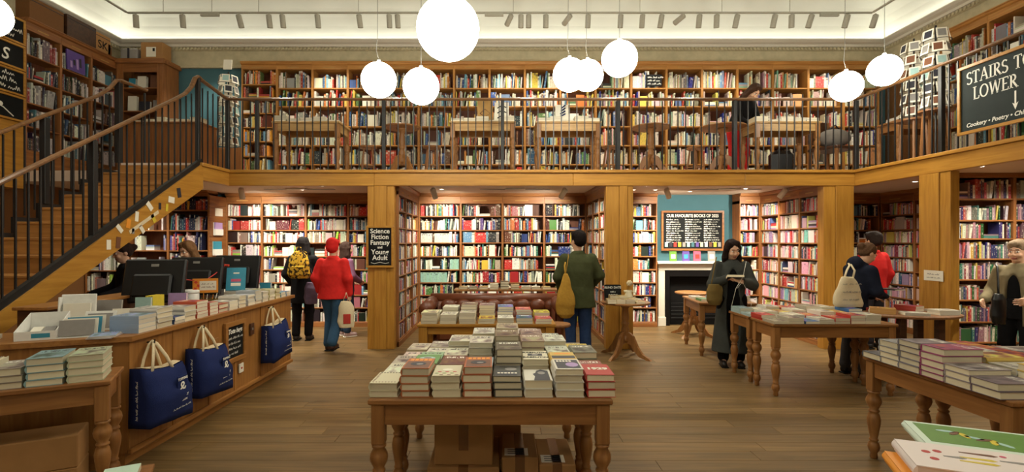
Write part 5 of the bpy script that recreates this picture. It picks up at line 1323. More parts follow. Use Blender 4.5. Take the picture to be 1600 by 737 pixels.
# boxes on top of the left bookcases
for i, (y_, l_, h_, m_) in enumerate(((7.55, .62, .36, 'brown_wall'), (8.2, .62, .38, 'dark_wood'), (8.78, .36, .34, 'cardboard'), (9.05, .12, .22, 'brown_wall'))):
    o = thing('storage_box', ('long brown box on top of the left bookcases, nearest', 'dark patterned box on top of the left bookcases', 'cardboard box lettered SK on top of the left bookcases', 'small dark box in the corner on top of the bookcases')[i], 'box', (-7.24, y_, ZT + .001)); bx('body', (-.13, 0, 0), (.09, l_ - .03, h_), m_, o, .004); bx('lid_edge', (.09, .01, h_ - .06), (.094, l_ - .04, h_ - .05), 'dark_print', o, 0)
    if i == 2: text('SK', .2, 'soot', o, (.0915, .04, .08), (PI / 2, 0, PI / 2), 'LEFT', 0, .002)
o = thing('storage_box', 'tan cardboard box with a white label on top of the gallery cabinet', 'box', (-6.48, 9.35, ZT + .001)); bx('body', (-.22, -.1, 0), (.18, .15, .33), 'cardboard', o, .004); bx('label', (-.12, -.102, .06), (.06, -.1, .24), 'paper', o, 0); bx('stamp', (0, -.1035, .16), (.04, -.102, .22), 'soot', o, 0)
o = thing('storage_box', 'clear plastic-wrapped bundle beside the cardboard box on the cabinet', 'box', (-6.93, 9.35, ZT + .001)); bx('body', (-.16, -.1, 0), (.16, .15, .22), 'grey_print', o, .02); bx('strap', (-.02, -.104, 0), (.02, -.1, .22), 'dark_print', o, 0)
bx('wall_panel', (X(313, 9.6), YW - .03, ZG), (X(377, 9.6), YW - .002, ZG + .75), 'case_z'); tag(bpy.data.objects['wall_panel.001'], 'brown wooden panel below the teal wall on the gallery', 'panel')
# postcard spinners
def spinner(label, loc, h, tiers, rot=0.0, z0=.45, leg_wood=False):
    t = thing('postcard_spinner', label, 'postcard rack', loc, rot)
    MB().tube([(0, 0, .03), (0, 0, h)], .012, 8).obj('pole', 'black_steel', t)
    if leg_wood:
        for k in range(4):
            a = PI / 4 + k * PI / 2; MB().tube([(.16 * math.cos(a), .16 * math.sin(a), 0), (.13 * math.cos(a), .13 * math.sin(a), z0)], .02, 6).obj('leg', 'stool_wood', t)
        MB().lathe([(.001, z0), (.2, z0), (.2, z0 + .025), (.001, z0 + .025)], 20, 0, None, False).obj('plinth', 'stool_wood', t, False)
    else: MB().lathe([(.001, 0), (.2, 0), (.2, .02), (.02, .03)], 20).obj('base', 'black_steel', t, False)
    dz = (h - z0 - .1) / tiers
    for j in range(tiers):
        z = z0 + .06 + dz * j
        for k in range(6):
            a = k * PI / 3 + .3 * (j % 2); M = RZ(a) @ T((0, -.15, z)) @ Matrix.Rotation(-.18, 4, 'X')
            c_ = bx('postcard', (-.06, 0, .004), (.06, .006, dz * .82), 'paper', t, 0, M); bx('picture', (-.045, -.0008, .03), (.045, 0, dz * .72), ('grey_print', 'dark_print', 'mint_print', 'brown_print')[(j * 5 + k * 3) % 4], c_, 0, M)
        MB().tube([(.165 * math.cos(q * PI / 6), .165 * math.sin(q * PI / 6), z - .002) for q in range(13)], .004, 5).obj('wire_tier', 'black_steel', t)
    return t
spinner('tall postcard spinner on the gallery between the stairs and the bookcases', (X(357, 8.2), 8.2, ZG), 1.72, 7, .2)
spinner('postcard spinner on the right gallery, left one of two', (X(1428, 7.0), 7.0, ZG), 1.78, 6, .1, .62, True)
spinner('postcard spinner on the right gallery, right one of two', (X(1462, 6.5), 6.5, ZG), 1.75, 6, .5, .62, True)
o = upright('cream framed print sticking up from the left postcard spinner', (X(360, 8.15), 8.06, ZG + 1.72), 0, .13, .16, .01, 'paper', .1, 'print', 'display_card')
# clutter in the right gallery corner
o = thing('armchair', 'dark wooden chair in the right corner of the gallery', 'chair', (X(1300, 8.2), 8.2, ZG), .4)
bx('seat', (-.25, -.25, .42), (.25, .25, .47), 'dark_wood', o, .01); bx('backrest', (-.25, .21, .55), (.25, .25, .95), 'dark_wood', o, .01)
for sx in (-.22, .22):
    for sy in (-.22, .22): bx('leg', (sx - .022, sy - .022, 0), (sx + .022, sy + .022, .42 if sy < 0 else .95), 'stool_wood', o, .004)
table('pine table in the right corner of the gallery behind the spinners', (6.35, 7.75, ZG), 0, .8, .5, .78)
for k in range(4): stack('in pile %s on the gallery corner table' % nth(k), 6.08 + .18 * k, 7.68, ZG + .7805, (2, 4, 3, 3)[k], (206, 200, 188), 0, None, True, .17, .24)
o = thing('cloth_bag', 'grey cloth bag slumped on the gallery chair', 'bag', (X(1300, 8.2), 8.15, ZG + .471)); MB().sphere((0, 0, .15), (.26, .17, .15), 18, 12).obj('body', 'grey_cloth', o, True); MB().tube([(-.1, 0, .28), (0, -.03, .36), (.1, 0, .28)], .012, 6).obj('strap', 'dark_print', o, True)
o = thing('black_bag', 'black shiny bag on the floor below the rightmost gallery table', 'bag', (X(1220, 8.0), 8.0, ZG)); MB().box((-.17, -.12, 0), (.17, .12, .38), 0, None, .06).obj('body', 'black_plastic', o); MB().tube([(-.08, 0, .36), (0, 0, .46), (.08, 0, .36)], .01, 6).obj('handle', 'black_plastic', o, True)
# ================================================================ PEOPLE
def V3(*a): return np.array(a, 'f')
class SDF:
    """union of tapered limbs, ellipsoids and lofts, meshed as one continuous surface"""
    def __init__(s): s.p = []
    def cone(s, a, b, ra, rb, k=.02): s.p.append(('c', V3(*a), V3(*b), ra, rb, k)); return s
    def chain(s, pts, rs_, k=.02):
        for i in range(len(pts) - 1): s.cone(pts[i], pts[i + 1], rs_[i], rs_[i + 1], k)
        return s
    def ell(s, c, r, k=.02, rot=None, sub=False): s.p.append(('s' if sub else 'e', V3(*c), V3(*r), rot, k)); return s
    def loft(s, secs, k=.02): s.p.append(('l', secs, k)); return s
    def mesh(s, h=.011, fold=0.0, seed=0, fq=1.0):
        lo, hi = np.full(3, 9e9), np.full(3, -9e9); bbs = []
        for p in s.p:
            if p[0] == 'c': r = max(p[3], p[4]); a, b = np.minimum(p[1], p[2]) - r, np.maximum(p[1], p[2]) + r
            elif p[0] in 'es': r = max(p[2]) if p[3] is not None else p[2]; a, b = p[1] - r, p[1] + r
            else:
                S = p[1]; a = V3(min(q[3] if len(q) > 4 else 0 for q in S) - max(q[1] for q in S), min((q[-1] if len(q) > 3 else 0) - q[2] for q in S), S[0][0]); b = V3(max(q[1] for q in S), max((q[-1] if len(q) > 3 else 0) + q[2] for q in S), S[-1][0])
            bbs.append((a, b))
            if p[0] != 's': lo = np.minimum(lo, a); hi = np.maximum(hi, b)
        lo -= .05; hi += .05
        n = np.ceil((hi - lo) / h).astype(int) + 1
        F = np.full(n, .06, 'f'); ax = [lo[i] + h * np.arange(n[i], dtype='f') for i in range(3)]
        for p, (a, b) in zip(s.p, bbs):
            m = .07; i0 = np.maximum(0, ((a - m - lo) / h).astype(int)); i1 = np.minimum(n, ((b + m - lo) / h).astype(int) + 2)
            sl = tuple(slice(i0[i], i1[i]) for i in range(3))
            x, y, z = np.meshgrid(*(ax[i][sl[i]] for i in range(3)), indexing='ij')
            if p[0] == 'c':
                _, A, B, ra, rb, k = p; d = B - A; L = max(float(d @ d), 1e-9)
                t = np.clip(((x - A[0]) * d[0] + (y - A[1]) * d[1] + (z - A[2]) * d[2]) / L, 0, 1)
                D = np.sqrt((x - A[0] - t * d[0]) ** 2 + (y - A[1] - t * d[1]) ** 2 + (z - A[2] - t * d[2]) ** 2) - (ra + (rb - ra) * t)
            elif p[0] in 'es':
                _, c, r, rot, k = p; X_, Y_, Z_ = x - c[0], y - c[1], z - c[2]
                if rot is not None:
                    R = np.array(Euler(rot).to_matrix().transposed(), 'f'); X_, Y_, Z_ = (R[i, 0] * X_ + R[i, 1] * Y_ + R[i, 2] * Z_ for i in range(3))
                k0 = np.sqrt((X_ / r[0]) ** 2 + (Y_ / r[1]) ** 2 + (Z_ / r[2]) ** 2); k1 = np.sqrt((X_ / r[0] ** 2) ** 2 + (Y_ / r[1] ** 2) ** 2 + (Z_ / r[2] ** 2) ** 2) + 1e-6
                D = k0 * (k0 - 1) / k1
            else:
                _, S, k = p; zs = [q[0] for q in S]
                wx = np.interp(z, zs, [q[1] for q in S]); wy = np.interp(z, zs, [q[2] for q in S]); yc = np.interp(z, zs, [q[-1] if len(q) > 3 else 0 for q in S]); xc = np.interp(z, zs, [q[3] if len(q) > 4 else 0 for q in S])
                D = (np.sqrt(((x - xc) / wx) ** 2 + ((y - yc) / wy) ** 2) - 1) * np.minimum(wx, wy)
                D = np.maximum(D, np.maximum(zs[0] - z, z - zs[-1]))
            G = F[sl]
            if p[0] == 's': F[sl] = np.maximum(G, -D); continue
            hh = np.clip(.5 + .5 * (G - D) / k, 0, 1); F[sl] = G * (1 - hh) + D * hh - k * hh * (1 - hh)
        if fold:
            x, y, z = np.meshgrid(*ax, indexing='ij')
            x, y, z = x * fq, y * fq, z * (fq if fq == 1 else 1); F += fold * (np.sin(26 * z + 9 * x + 3 * np.sin(11 * y + seed) + seed) * .6 + np.sin(34 * x - 17 * z + 21 * y + seed * 2) * .5)
        return nets(F, lo, h)
def nets(F, lo, h):
    I = F < 0; n = F.shape
    c = [F[dx:n[0] - 1 + dx, dy:n[1] - 1 + dy, dz:n[2] - 1 + dz] for dx in (0, 1) for dy in (0, 1) for dz in (0, 1)]
    cnt = sum((q < 0).astype(np.int8) for q in c); act = (cnt > 0) & (cnt < 8)
    idx = -np.ones(act.shape, int); cells = np.argwhere(act); idx[act] = np.arange(len(cells))
    vals = np.stack([q[act] for q in c], 1); offs = np.array([(dx, dy, dz) for dx in (0, 1) for dy in (0, 1) for dz in (0, 1)], 'f')
    acc = np.zeros((len(cells), 3)); wn = np.zeros(len(cells))
    for a in range(8):
        for b in range(a + 1, 8):
            if np.abs(offs[a] - offs[b]).sum() != 1: continue
            cr = (vals[:, a] < 0) != (vals[:, b] < 0)
            t = np.where(cr, vals[:, a] / np.where(cr, vals[:, a] - vals[:, b], 1), 0)
            acc += cr[:, None] * (offs[a] + t[:, None] * (offs[b] - offs[a])); wn += cr
    V = lo + h * (cells + acc / wn[:, None]); quads = []
    for ax_ in range(3):
        o1, o2 = (ax_ + 1) % 3, (ax_ + 2) % 3
        sl0 = [slice(1, -1)] * 3; sl1 = [slice(1, -1)] * 3; sl0[ax_] = slice(0, -1); sl1[ax_] = slice(1, None)
        a, b = I[tuple(sl0)], I[tuple(sl1)]; e = np.argwhere(a != b); flip = a[a != b]
        e = e + 1; e[:, ax_] -= 1
        q = []
        for (u, v) in ((-1, -1), (0, -1), (0, 0), (-1, 0)):
            w_ = e.copy(); w_[:, o1] += u; w_[:, o2] += v; q.append(idx[w_[:, 0], w_[:, 1], w_[:, 2]])
        q = np.stack(q, 1); q[~flip] = q[~flip][:, ::-1]; quads.append(q)
    Q = np.concatenate(quads); Q = Q[(Q >= 0).all(1)]
    return V, Q
def np_mesh(name, V, Q, mat, col=None):
    me = bpy.data.meshes.new(name); me.vertices.add(len(V)); me.vertices.foreach_set('co', V.astype('f').ravel())
    me.loops.add(len(Q) * 4); me.loops.foreach_set('vertex_index', Q.astype('i').ravel())
    me.polygons.add(len(Q)); me.polygons.foreach_set('loop_start', np.arange(0, len(Q) * 4, 4, dtype='i')); me.polygons.foreach_set('loop_total', np.full(len(Q), 4, 'i'))
    me.polygons.foreach_set('use_smooth', np.ones(len(Q), bool)); me.update(calc_edges=True); me.validate()
    me.materials.append(MAT[mat])
    if col is not None:
        a = me.color_attributes.new('Col', 'FLOAT_COLOR', 'POINT'); a.data.foreach_set('color', col.astype('f').ravel())
    return me

def hand(s, w, d, n, side, curl=.5, r=.0085, sc=1.0):
    """palm and five fingers; w wrist, d pointing direction, n palm normal, side +1/-1: which way the thumb lies"""
    w, d, n = Vector(w), Vector(d).normalized(), Vector(n).normalized(); u = d.cross(n).normalized() * side; n = u.cross(d).normalized() * side
    if n.dot(Vector(n)) < 0: n = -n
    for i, (o, L) in enumerate(((.030, .066), (.010, .074), (-.010, .070), (-.029, .056))):
        kn = w + d * .082 * sc + u * o * sc
        s.cone(w + d * .012 + u * o * .6, kn, .015 * sc, .0125 * sc, .008)
        a = curl; p = kn
        for j, f in enumerate((.45, .3, .25)):
            q = p + (d * math.cos(a) + n * math.sin(a)) * L * f * sc; s.cone(p, q, r * (1 - .06 * j) * sc, r * (.94 - .06 * j) * sc, .003); p = q; a += curl * .9
    t0 = w + d * .025 * sc + u * .028 * sc; t1 = t0 + (d * .7 + u * .6 + n * .35).normalized() * .036 * sc; t2 = t1 + (d * .85 + u * .1 + n * .4).normalized() * .030 * sc
    s.cone(t0, t1, .014 * sc, .0105 * sc, .008); s.cone(t1, t2, .0105 * sc, .0085 * sc, .004)

SK = {'light': (214, 168, 138), 'mid': (190, 140, 110)}
def person(label, loc, rotz, H, top, bottom, arms, hair=None, hem=.78, wide=1.0, skin='light', legs=None, shoes=(28, 24, 22), tilt=0.0, yaw=0.0, bend=0.0,
           hood=None, collar=True, flare=0.0, open_front=None, hat=None, seed=1, hairstyle='short', trouser_r=1.0, sock=None, hc=(40, 28, 22), curl=.45, hn=None, hd=None, cuffs=0.0):
    """arms: {'L': (elbow, wrist), 'R': ...} in the figure's own frame (faces +y, x to its right), for a 1.70 m figure"""
    sc = H / 1.70; t = thing('person', label, 'person', loc, rotz)
    legs = legs or {'L': ((-.10, .03, .49), (-.10, -.02, .085)), 'R': ((.10, .03, .49), (.10, -.02, .085))}
    def place(V):
        V = V.copy()
        if tilt or yaw:
            wgt = np.clip((V[:, 2] - 1.40) / .08, 0, 1) * (np.abs(V[:, 0]) < .17); 
            c_ = np.array((0, 0, 1.44)); a = tilt * wgt; b_ = yaw * wgt; P = V - c_
            x = P[:, 0] * np.cos(b_) - P[:, 1] * np.sin(b_); y = P[:, 0] * np.sin(b_) + P[:, 1] * np.cos(b_)
            z = P[:, 2] * np.cos(a) - y * np.sin(a); y = P[:, 2] * np.sin(a) + y * np.cos(a); V = np.stack((x, y, z), 1) + c_
        if bend:
            wgt = np.clip((V[:, 2] - .88) / .25, 0, 1); a = bend * wgt; P = V - np.array((0, 0, .95))
            y = P[:, 1] * np.cos(a) + P[:, 2] * np.sin(a); z = P[:, 2] * np.cos(a) - P[:, 1] * np.sin(a); V = np.stack((P[:, 0], y, z), 1) + np.array((0, 0, .95))
        return V * sc
    def part(name, S, mat, h=.011, fold=0.0, colf=None, fq=1.0):
        V, Q = S.mesh(h, fold, seed, fq); W = place(V)
        return link(name, np_mesh(name, W, Q, mat, colf(V) if colf else None), t)
    # ---- body
    b = SDF()
    b.loft([(.84, .15, .10), (1.0, .135, .09), (1.25, .155, .10), (1.38, .12, .075), (1.42, .06, .06)], .03)
    b.cone((0, -.005, 1.38), (0, .008, 1.51), .052, .052, .02)
    b.ell((0, -.008, 1.602), (.076, .096, .098), .02).ell((0, .028, 1.535), (.056, .066, .072), .03).ell((0, .055, 1.485), (.030, .028, .022), .02)
    b.cone((0, .094, 1.585), (0, .112, 1.553), .008, .013, .012).ell((-.013, .103, 1.549), (.009, .010, .008), .006).ell((.013, .103, 1.549), (.009, .010, .008), .006)
    for sx in (-1, 1):
        b.ell((sx * .078, -.012, 1.572), (.010, .022, .032), .008); b.ell((sx * .03, .082, 1.612), (.028, .014, .008), .012); b.ell((sx * .032, .109, 1.588), (.017, .014, .010), .01, None, True); b.ell((sx * .031, .083, 1.587), (.014, .012, .010), .004); b.ell((sx * .038, .07, 1.545), (.024, .022, .022), .02)
    b.ell((0, .090, 1.517), (.025, .013, .006), .006).ell((0, .088, 1.506), (.020, .013, .007), .006)
    for s_, sd in (('L', -1), ('R', 1)):
        el, wr = arms[s_]; sh = (sd * .165, -.005, 1.365)
        b.chain([sh, el, wr], [.045, .036, .026], .02)
        d = (Vector(wr) - Vector(el)).normalized() if not (hd and s_ in hd) else Vector(hd[s_]); n_ = Vector((-sd, 0, 0)) if not (hn and s_ in hn) else Vector(hn[s_])
        if abs(d.dot(n_)) > .9: n_ = Vector((0, 1, 0))
        hand(b, Vector(wr) + d * .005, d, n_, -sd if n_.x * sd <= 0 else sd, curl)
        kn, an = legs[s_]; b.chain([(sd * .085, 0, .90), kn, an], [.078, .050, .036], .02); b.cone(an, (an[0], an[1] + .12, .035 + an[2] - .085), .035, .025, .02)
    sk = np.array(srgb(*SK[skin]))
    def cols(V):
        C = np.tile(sk, (len(V), 1)); x, y, z = V.T; ax_ = np.abs(x)
        C[(y > .075) & (np.abs(z - 1.512) < .011) & (ax_ < .026)] = srgb(168, 92, 84)
        C[(y > .07) & (np.abs(z - 1.614) < .006) & (ax_ > .014) & (ax_ < .05)] = srgb(60, 42, 34)
        C[(y > .07) & (np.abs(z - 1.588) < .0065) & (ax_ > .019) & (ax_ < .046)] = srgb(228, 222, 214)
        C[(y > .07) & (np.abs(z - 1.588) < .007) & (ax_ > .026) & (ax_ < .038)] = srgb(40, 28, 24)
        return C
    part('body', b, 'skin', .0068, 0, cols)
    # ---- trousers, shoes
    tm = 'cloth_%s_trousers' % label[:12].replace(' ', '_') + str(seed); plain(tm, bottom, .9, .1, var=.12, scale=26, bump=.35)
    s2 = SDF(); s2.loft([(.80, .165, .115), (.92, .168, .122), (1.04, .15, .11)], .03)
    for s_, sd in (('L', -1), ('R', 1)):
        kn, an = legs[s_]; s2.chain([(sd * .085, 0, .90), kn, (an[0], an[1] - .004, an[2] + .035)], [.098 * trouser_r, .074 * trouser_r, .066 * trouser_r], .03)
    part('trousers', s2, tm, .011, .0022)
    sm = tm + '_shoe'; plain(sm, shoes, .5, .4)
    for s_, sd in (('L', -1), ('R', 1)):
        kn, an = legs[s_]; z = an[2] - .085; S = SDF(); S.cone((an[0], an[1] - .02, .05 + z), (an[0] + sd * .01, an[1] + .14, .038 + z), .046, .038, .02).cone((an[0], an[1], .06 + z), (an[0], an[1], .12 + z), .046, .046, .02)
        o = part('shoe', S, sm, .01); bx('sole', (an[0] * sc - .046 * sc, (an[1] - .07) * sc, z * sc), (an[0] * sc + .05 * sc, (an[1] + .175) * sc, (z + .018) * sc), 'soot' if sock is None else 'paper', o, .008)
    # ---- coat or top
    cm = tm.replace('trousers', 'top'); plain(cm, top, .85, .12, var=.10, scale=22, bump=.3)
    w_ = wide; S = SDF()
    secs = [(hem, (.175 + flare) * w_, .135 + flare * .8), (max(hem + .02, .98), .168 * w_, .13), (1.18, .180 * (1 + (w_ - 1) * .8), .138), (1.30, .186 * (1 + (w_ - 1) * .4), .125), (1.37, .150, .10), (1.41, .105, .085), (1.44, .075, .075)]
    secs = [q for i, q in enumerate(secs) if i == 0 or q[0] > secs[i - 1][0]]
    S.loft(secs, .03)
    for s_, sd in (('L', -1), ('R', 1)):
        el, wr = arms[s_]; wv = Vector(el).lerp(Vector(wr), .93 - cuffs); S.chain([(sd * .165 * (1 + (w_ - 1) * .35), -.005, 1.345), el, wv], [.072, .066, .052], .035)
    if collar: S.ell((0, -.01, 1.425), (.078, .078, .03), .02)
    if hood: S.ell((0, -.10, 1.40), (.11, .075, .075), .03)
    if open_front:
        S.ell((0, .34, .82), (.115, .32, .72), .01, None, True)
    part('coat' if hem < .8 else 'jacket', S, cm, .011, .0026)
    if open_front:
        im = cm + '_in'; plain(im, open_front, .9, .1); s3 = SDF(); s3.loft([(.86, .150, .105), (1.0, .150, .105), (1.25, .165, .118), (1.38, .13, .092), (1.44, .065, .068)], .03); part('top', s3, im, .011, .001)
    # ---- hair, hat
    hm = cm + '_hair'; plain(hm, hc, .75, .12, var=.2, scale=60, bump=.5)
    if hairstyle != 'none':
        S = SDF(); S.ell((0, -.022, 1.622), (.088, .100, .100), .02)
        if hairstyle == 'short': S.ell((0, -.05, 1.59), (.088, .08, .088), .02); S.ell((0, -.02, 1.65), (.096, .105, .075), .02); S.ell((0, .055, 1.68), (.066, .05, .034), .02)
        if hairstyle == 'long':
            for sx in (-1, 1): S.chain([(sx * .05, .03, 1.68), (sx * .084, .015, 1.60), (sx * .09, .0, 1.46), (sx * .10, .045, 1.28)], [.03, .026, .034, .026], .03)
            S.loft([(1.25, .10, .04, -.09), (1.45, .105, .06, -.06), (1.6, .09, .07, -.04)], .03)
        if hairstyle == 'bun': S.ell((0, -.045, 1.585), (.082, .072, .075), .02); S.ell((0, -.125, 1.62), (.045, .05, .045), .02)
        S.ell((0, .125, 1.53), (.066, .10, .115), .01, None, True); S.ell((0, .13, 1.60), (.060, .075, .060), .01, None, True)
        part('hair', S, hm, .008, .0026, None, 4.0)
    if hat:
        hatm = cm + '_hat'; plain(hatm, hat, .9, .1, bump=.3); S = SDF(); S.ell((0, -.012, 1.645), (.094, .112, .085), .02).ell((0, -.03, 1.58), (.092, .10, .09), .02); S.ell((0, .13, 1.55), (.075, .08, .10), .01, None, True); part('hat', S, hatm, .009, .001)
    return t
HANG = {'L': ((-.245, -.03, 1.10), (-.25, .06, .86)), 'R': ((.245, -.03, 1.10), (.25, .06, .86))}
def P2(x, Y): return (X(x, Y), Y, 0)
# man in the green jacket
person('person in an olive green jacket seen from behind in the middle alcove', P2(903, 6.75), 0.0, 1.73, (66, 70, 44), (44, 62, 98), {'L': ((-.26, .02, 1.10), (-.20, .16, .90)), 'R': ((.29, .02, 1.12), (.22, .20, .98))}, hem=.70, wide=1.22, hairstyle='short', hc=(24, 18, 16), yaw=.5, seed=1, flare=.02, trouser_r=1.1)
# red coat
person('person in a red padded coat and red hat walking away past the counter', P2(520, 7.3), -.05, 1.63, (206, 44, 40), (52, 80, 106), {'L': ((-.25, -.04, 1.12), (-.24, .08, .90)), 'R': ((.25, -.04, 1.10), (.25, .03, .86))}, hem=.80, wide=1.2, hairstyle='none', hat=(200, 40, 38), seed=2, legs={'L': ((-.07, .10, .50), (-.08, .04, .085)), 'R': ((.08, -.02, .48), (.07, -.20, .14))}, shoes=(60, 34, 28), flare=.02, trouser_r=1.15)
# black coat and backpack
person('person in a black coat wearing a yellow backpack, facing the shelves', P2(473, 8.1), .1, 1.66, (20, 20, 22), (24, 22, 24), {'L': ((-.26, -.03, 1.10), (-.22, .12, .95)), 'R': ((.25, .04, 1.14), (.18, .26, 1.12))}, hem=.62, wide=1.1, hairstyle='long', hc=(28, 24, 24), seed=3, shoes=(40, 34, 32))
# third person mostly hidden behind the red coat
person('person in jeans and pale trainers mostly hidden behind the red coat', P2(541, 8.45), -.9, 1.58, (120, 84, 110), (52, 70, 96), {'L': ((-.23, .02, 1.10), (-.15, .2, 1.0)), 'R': ((.23, .02, 1.10), (.15, .2, 1.0))}, hem=.8, hairstyle='long', hc=(50, 34, 28), seed=4, shoes=(196, 170, 170), sock=1)
# woman reading
person('woman in a long charcoal coat reading a book beside the pine tables', P2(1143, 6.42), PI - .25, 1.62, (62, 64, 60), (16, 16, 18), {'L': ((-.25, .06, 1.10), (-.05, .30, 1.17)), 'R': ((.25, .05, 1.10), (.09, .27, 1.20))}, hem=.20, wide=1.0, flare=.08, open_front=(14, 14, 16), hairstyle='long', hc=(36, 25, 22), tilt=.38, yaw=.3, seed=5, hn={'L': (0, .2, 1), 'R': (-.3, .3, -1)}, hd={'L': (.75, .35, .1), 'R': (-.8, .4, -.1)}, curl=.35, trouser_r=1.1)
# woman in the dark hooded jacket
person('woman in a dark navy hooded jacket browsing the oval table', P2(1333, 6.0), -PI / 2 + .1, 1.60, (26, 30, 44), (84, 84, 88), {'L': ((-.22, .10, 1.10), (-.10, .36, 1.02)), 'R': ((.23, .08, 1.10), (.08, .35, 1.07))}, hem=.82, wide=1.1, hairstyle='bun', hc=(92, 66, 46), tilt=.30, bend=.26, hood=True, seed=6, hn={'L': (0, 0, -1), 'R': (0, 0, -1)}, curl=.4)
# red jacket beyond her
person('person in a red jacket facing the shelves behind the hooded woman', P2(1364, 7.5), .2, 1.73, (186, 38, 36), (40, 36, 40), HANG, hem=.8, wide=1.15, hairstyle='short', hc=(44, 34, 30), seed=7)
# right edge
person('person in a khaki coat over black at the right edge, facing left', P2(1592, 5.5), PI / 2 + .35, 1.60, (122, 110, 84), (22, 22, 24), {'L': ((-.24, .06, 1.10), (-.20, .28, 1.05)), 'R': ((.25, .0, 1.10), (.22, .22, 1.0))}, hem=.72, wide=1.15, open_front=(20, 20, 22), hairstyle='short', hc=(150, 128, 104), tilt=.1, seed=8)
# staff
person('bookseller in black bending over the till below the stairs', P2(204, 6.1), PI * .78, 1.58, (30, 30, 34), (26, 26, 30), {'L': ((-.24, .10, 1.12), (-.20, .34, 1.06)), 'R': ((.24, .10, 1.12), (.16, .36, 1.08))}, hem=.85, hairstyle='bun', hc=(50, 34, 28), tilt=.15, bend=.1, seed=9, hn={'L': (0, 0, -1), 'R': (0, 0, -1)})
person('bookseller with light brown hair looking down behind the middle monitor', P2(298, 6.4), PI - .3, 1.60, (60, 62, 70), (30, 30, 36), {'L': ((-.24, .10, 1.12), (-.12, .34, 1.06)), 'R': ((.24, .10, 1.12), (.12, .34, 1.06))}, hem=.85, hairstyle='long', hc=(122, 88, 58), tilt=.35, seed=10)
# gallery reader
t = person('person in black with brown hair leaning over a gallery table', (X(1158, 8.5), 8.62, ZG), PI + .45, 1.66, (18, 18, 20), (186, 40, 40), {'L': ((-.24, .14, 1.12), (-.16, .34, 1.0)), 'R': ((.24, .14, 1.12), (.16, .34, 1.0))}, hem=.88, wide=1.05, hairstyle='long', hc=(62, 40, 28), tilt=.55, bend=.42, seed=11, trouser_r=1.4, hn={'L': (0, 0, -1), 'R': (0, 0, -1)})

# ---------------------------------------------------------------- what they carry
def soft_bag(name, label, loc, rotz, secs, mat, strap=None, sm=None, cat='bag', fold=.004, rstrap=.012, flat=.35, extra=None):
    t = thing(name, label, cat, loc, rotz); V, Q = SDF().loft(secs, .02).mesh(.010, fold, 3)
    link('bag_body', np_mesh('bag_body', V, Q, mat), t)
    for s_ in (strap or []): MB().tube(s_, rstrap, 6, 0, None, flat).obj('strap', sm or mat, t, True)
    return t
p = P2(884, 6.75)
soft_bag('shoulder_bag', 'mustard cloth shoulder bag hanging from the man in the green jacket', (p[0] - .03, p[1] - .22, .60), 0, [(0, .06, .04), (.05, .115, .065), (.18, .13, .07), (.32, .105, .06), (.48, .06, .035), (.58, .025, .02)], 'mustard_canvas', [[(0.0, 0, .56), (.02, .02, .68), (.045, .06, .80), (.055, .16, .845)], [(.0, 0.02, .56), (.0, .10, .68), (.04, .22, .80)]])
p = P2(541, 7.2)
t = soft_bag('tote_bag', 'cream tote bag with a red patch in the hand of the red-coated person', (p[0], p[1], .36), .3, [(0, .10, .04), (.08, .12, .05), (.3, .10, .045), (.38, .07, .035)], 'cream_canvas', [[(-.05, 0, .36), (-.01, .0, .47), (.0, .02, .5)], [(.05, 0, .36), (.01, 0, .47), (0, .02, .5)]])
bx('print_patch', (-.04, -.056, .06), (.06, -.046, .20), 'red_print', t, .004)
p = P2(467, 7.86)
t = soft_bag('backpack', 'mustard yellow patterned backpack on the back of the black coat', (p[0], p[1], 1.02), .1, [(0, .14, .06), (.06, .17, .085), (.24, .165, .085), (.36, .12, .065), (.43, .07, .04)], 'backpack_cloth', [[(-.1, .06, .1), (-.12, .10, .25), (-.09, .12, .40), (-.05, .05, .43)], [(.1, .06, .1), (.12, .10, .25), (.09, .12, .40), (.05, .05, .43)], [(-.04, 0, .42), (-.03, 0, .49), (.03, 0, .49), (.04, 0, .42)]])
bx('pocket', (-.11, -.098, .05), (.11, -.075, .2), 'backpack_cloth', t, .01)
p = P2(486, 7.85); plain('purple_padded', (84, 70, 90), .6, .3, var=.25, scale=14, bump=.5)
soft_bag('padded_bag', 'dark purple padded bag hanging between the black and red coats', (p[0], p[1], .62), 0, [(0, .09, .05), (.1, .11, .06), (.25, .10, .06), (.34, .06, .04)], 'purple_padded', [[(-.05, 0, .4), (-.02, .04, .55), (.05, 0, .4)]])
p = P2(1313, 5.82)
t = soft_bag('tote_bag', 'cream printed tote bag on the shoulder of the dark-hooded woman', (p[0] + .07, p[1] - .03, .84), .12, [(0, .17, .045), (.04, .19, .055), (.18, .16, .05), (.30, .10, .04), (.35, .07, .03)], 'cream_canvas', [[(-.05, .0, .33), (-.0, .02, .42), (.08, .07, .48), (.13, .14, .50)], [(.06, 0, .33), (.11, .03, .42), (.14, .12, .49)]])
for k in range(9): scribble(t, -.12 + .08 * (k % 3), .08 + .09 * (k // 3), .05, .025, 600 + k, 'grey_print', -.062, 'print_mark')
p = P2(1114, 6.36)
soft_bag('shoulder_bag', 'olive leather shoulder bag at the side of the woman in the long coat', (p[0] - .0, p[1] - .05, .80), .2, [(0, .07, .05), (.06, .11, .065), (.18, .11, .06), (.26, .08, .04)], 'olive_card', [[(-.05, 0, .24), (-.0, .02, .42), (.08, .08, .6)]])
p = P2(1560, 5.35)
soft_bag('shoulder_bag', 'black bag hanging in front of the khaki coat', (p[0], p[1], .72), .3, [(0, .07, .04), (.08, .09, .055), (.26, .085, .05), (.32, .05, .03)], 'black_plastic', [[(0, 0, .30), (.05, .03, .45), (.13, .08, .60), (.18, .12, .64)]])
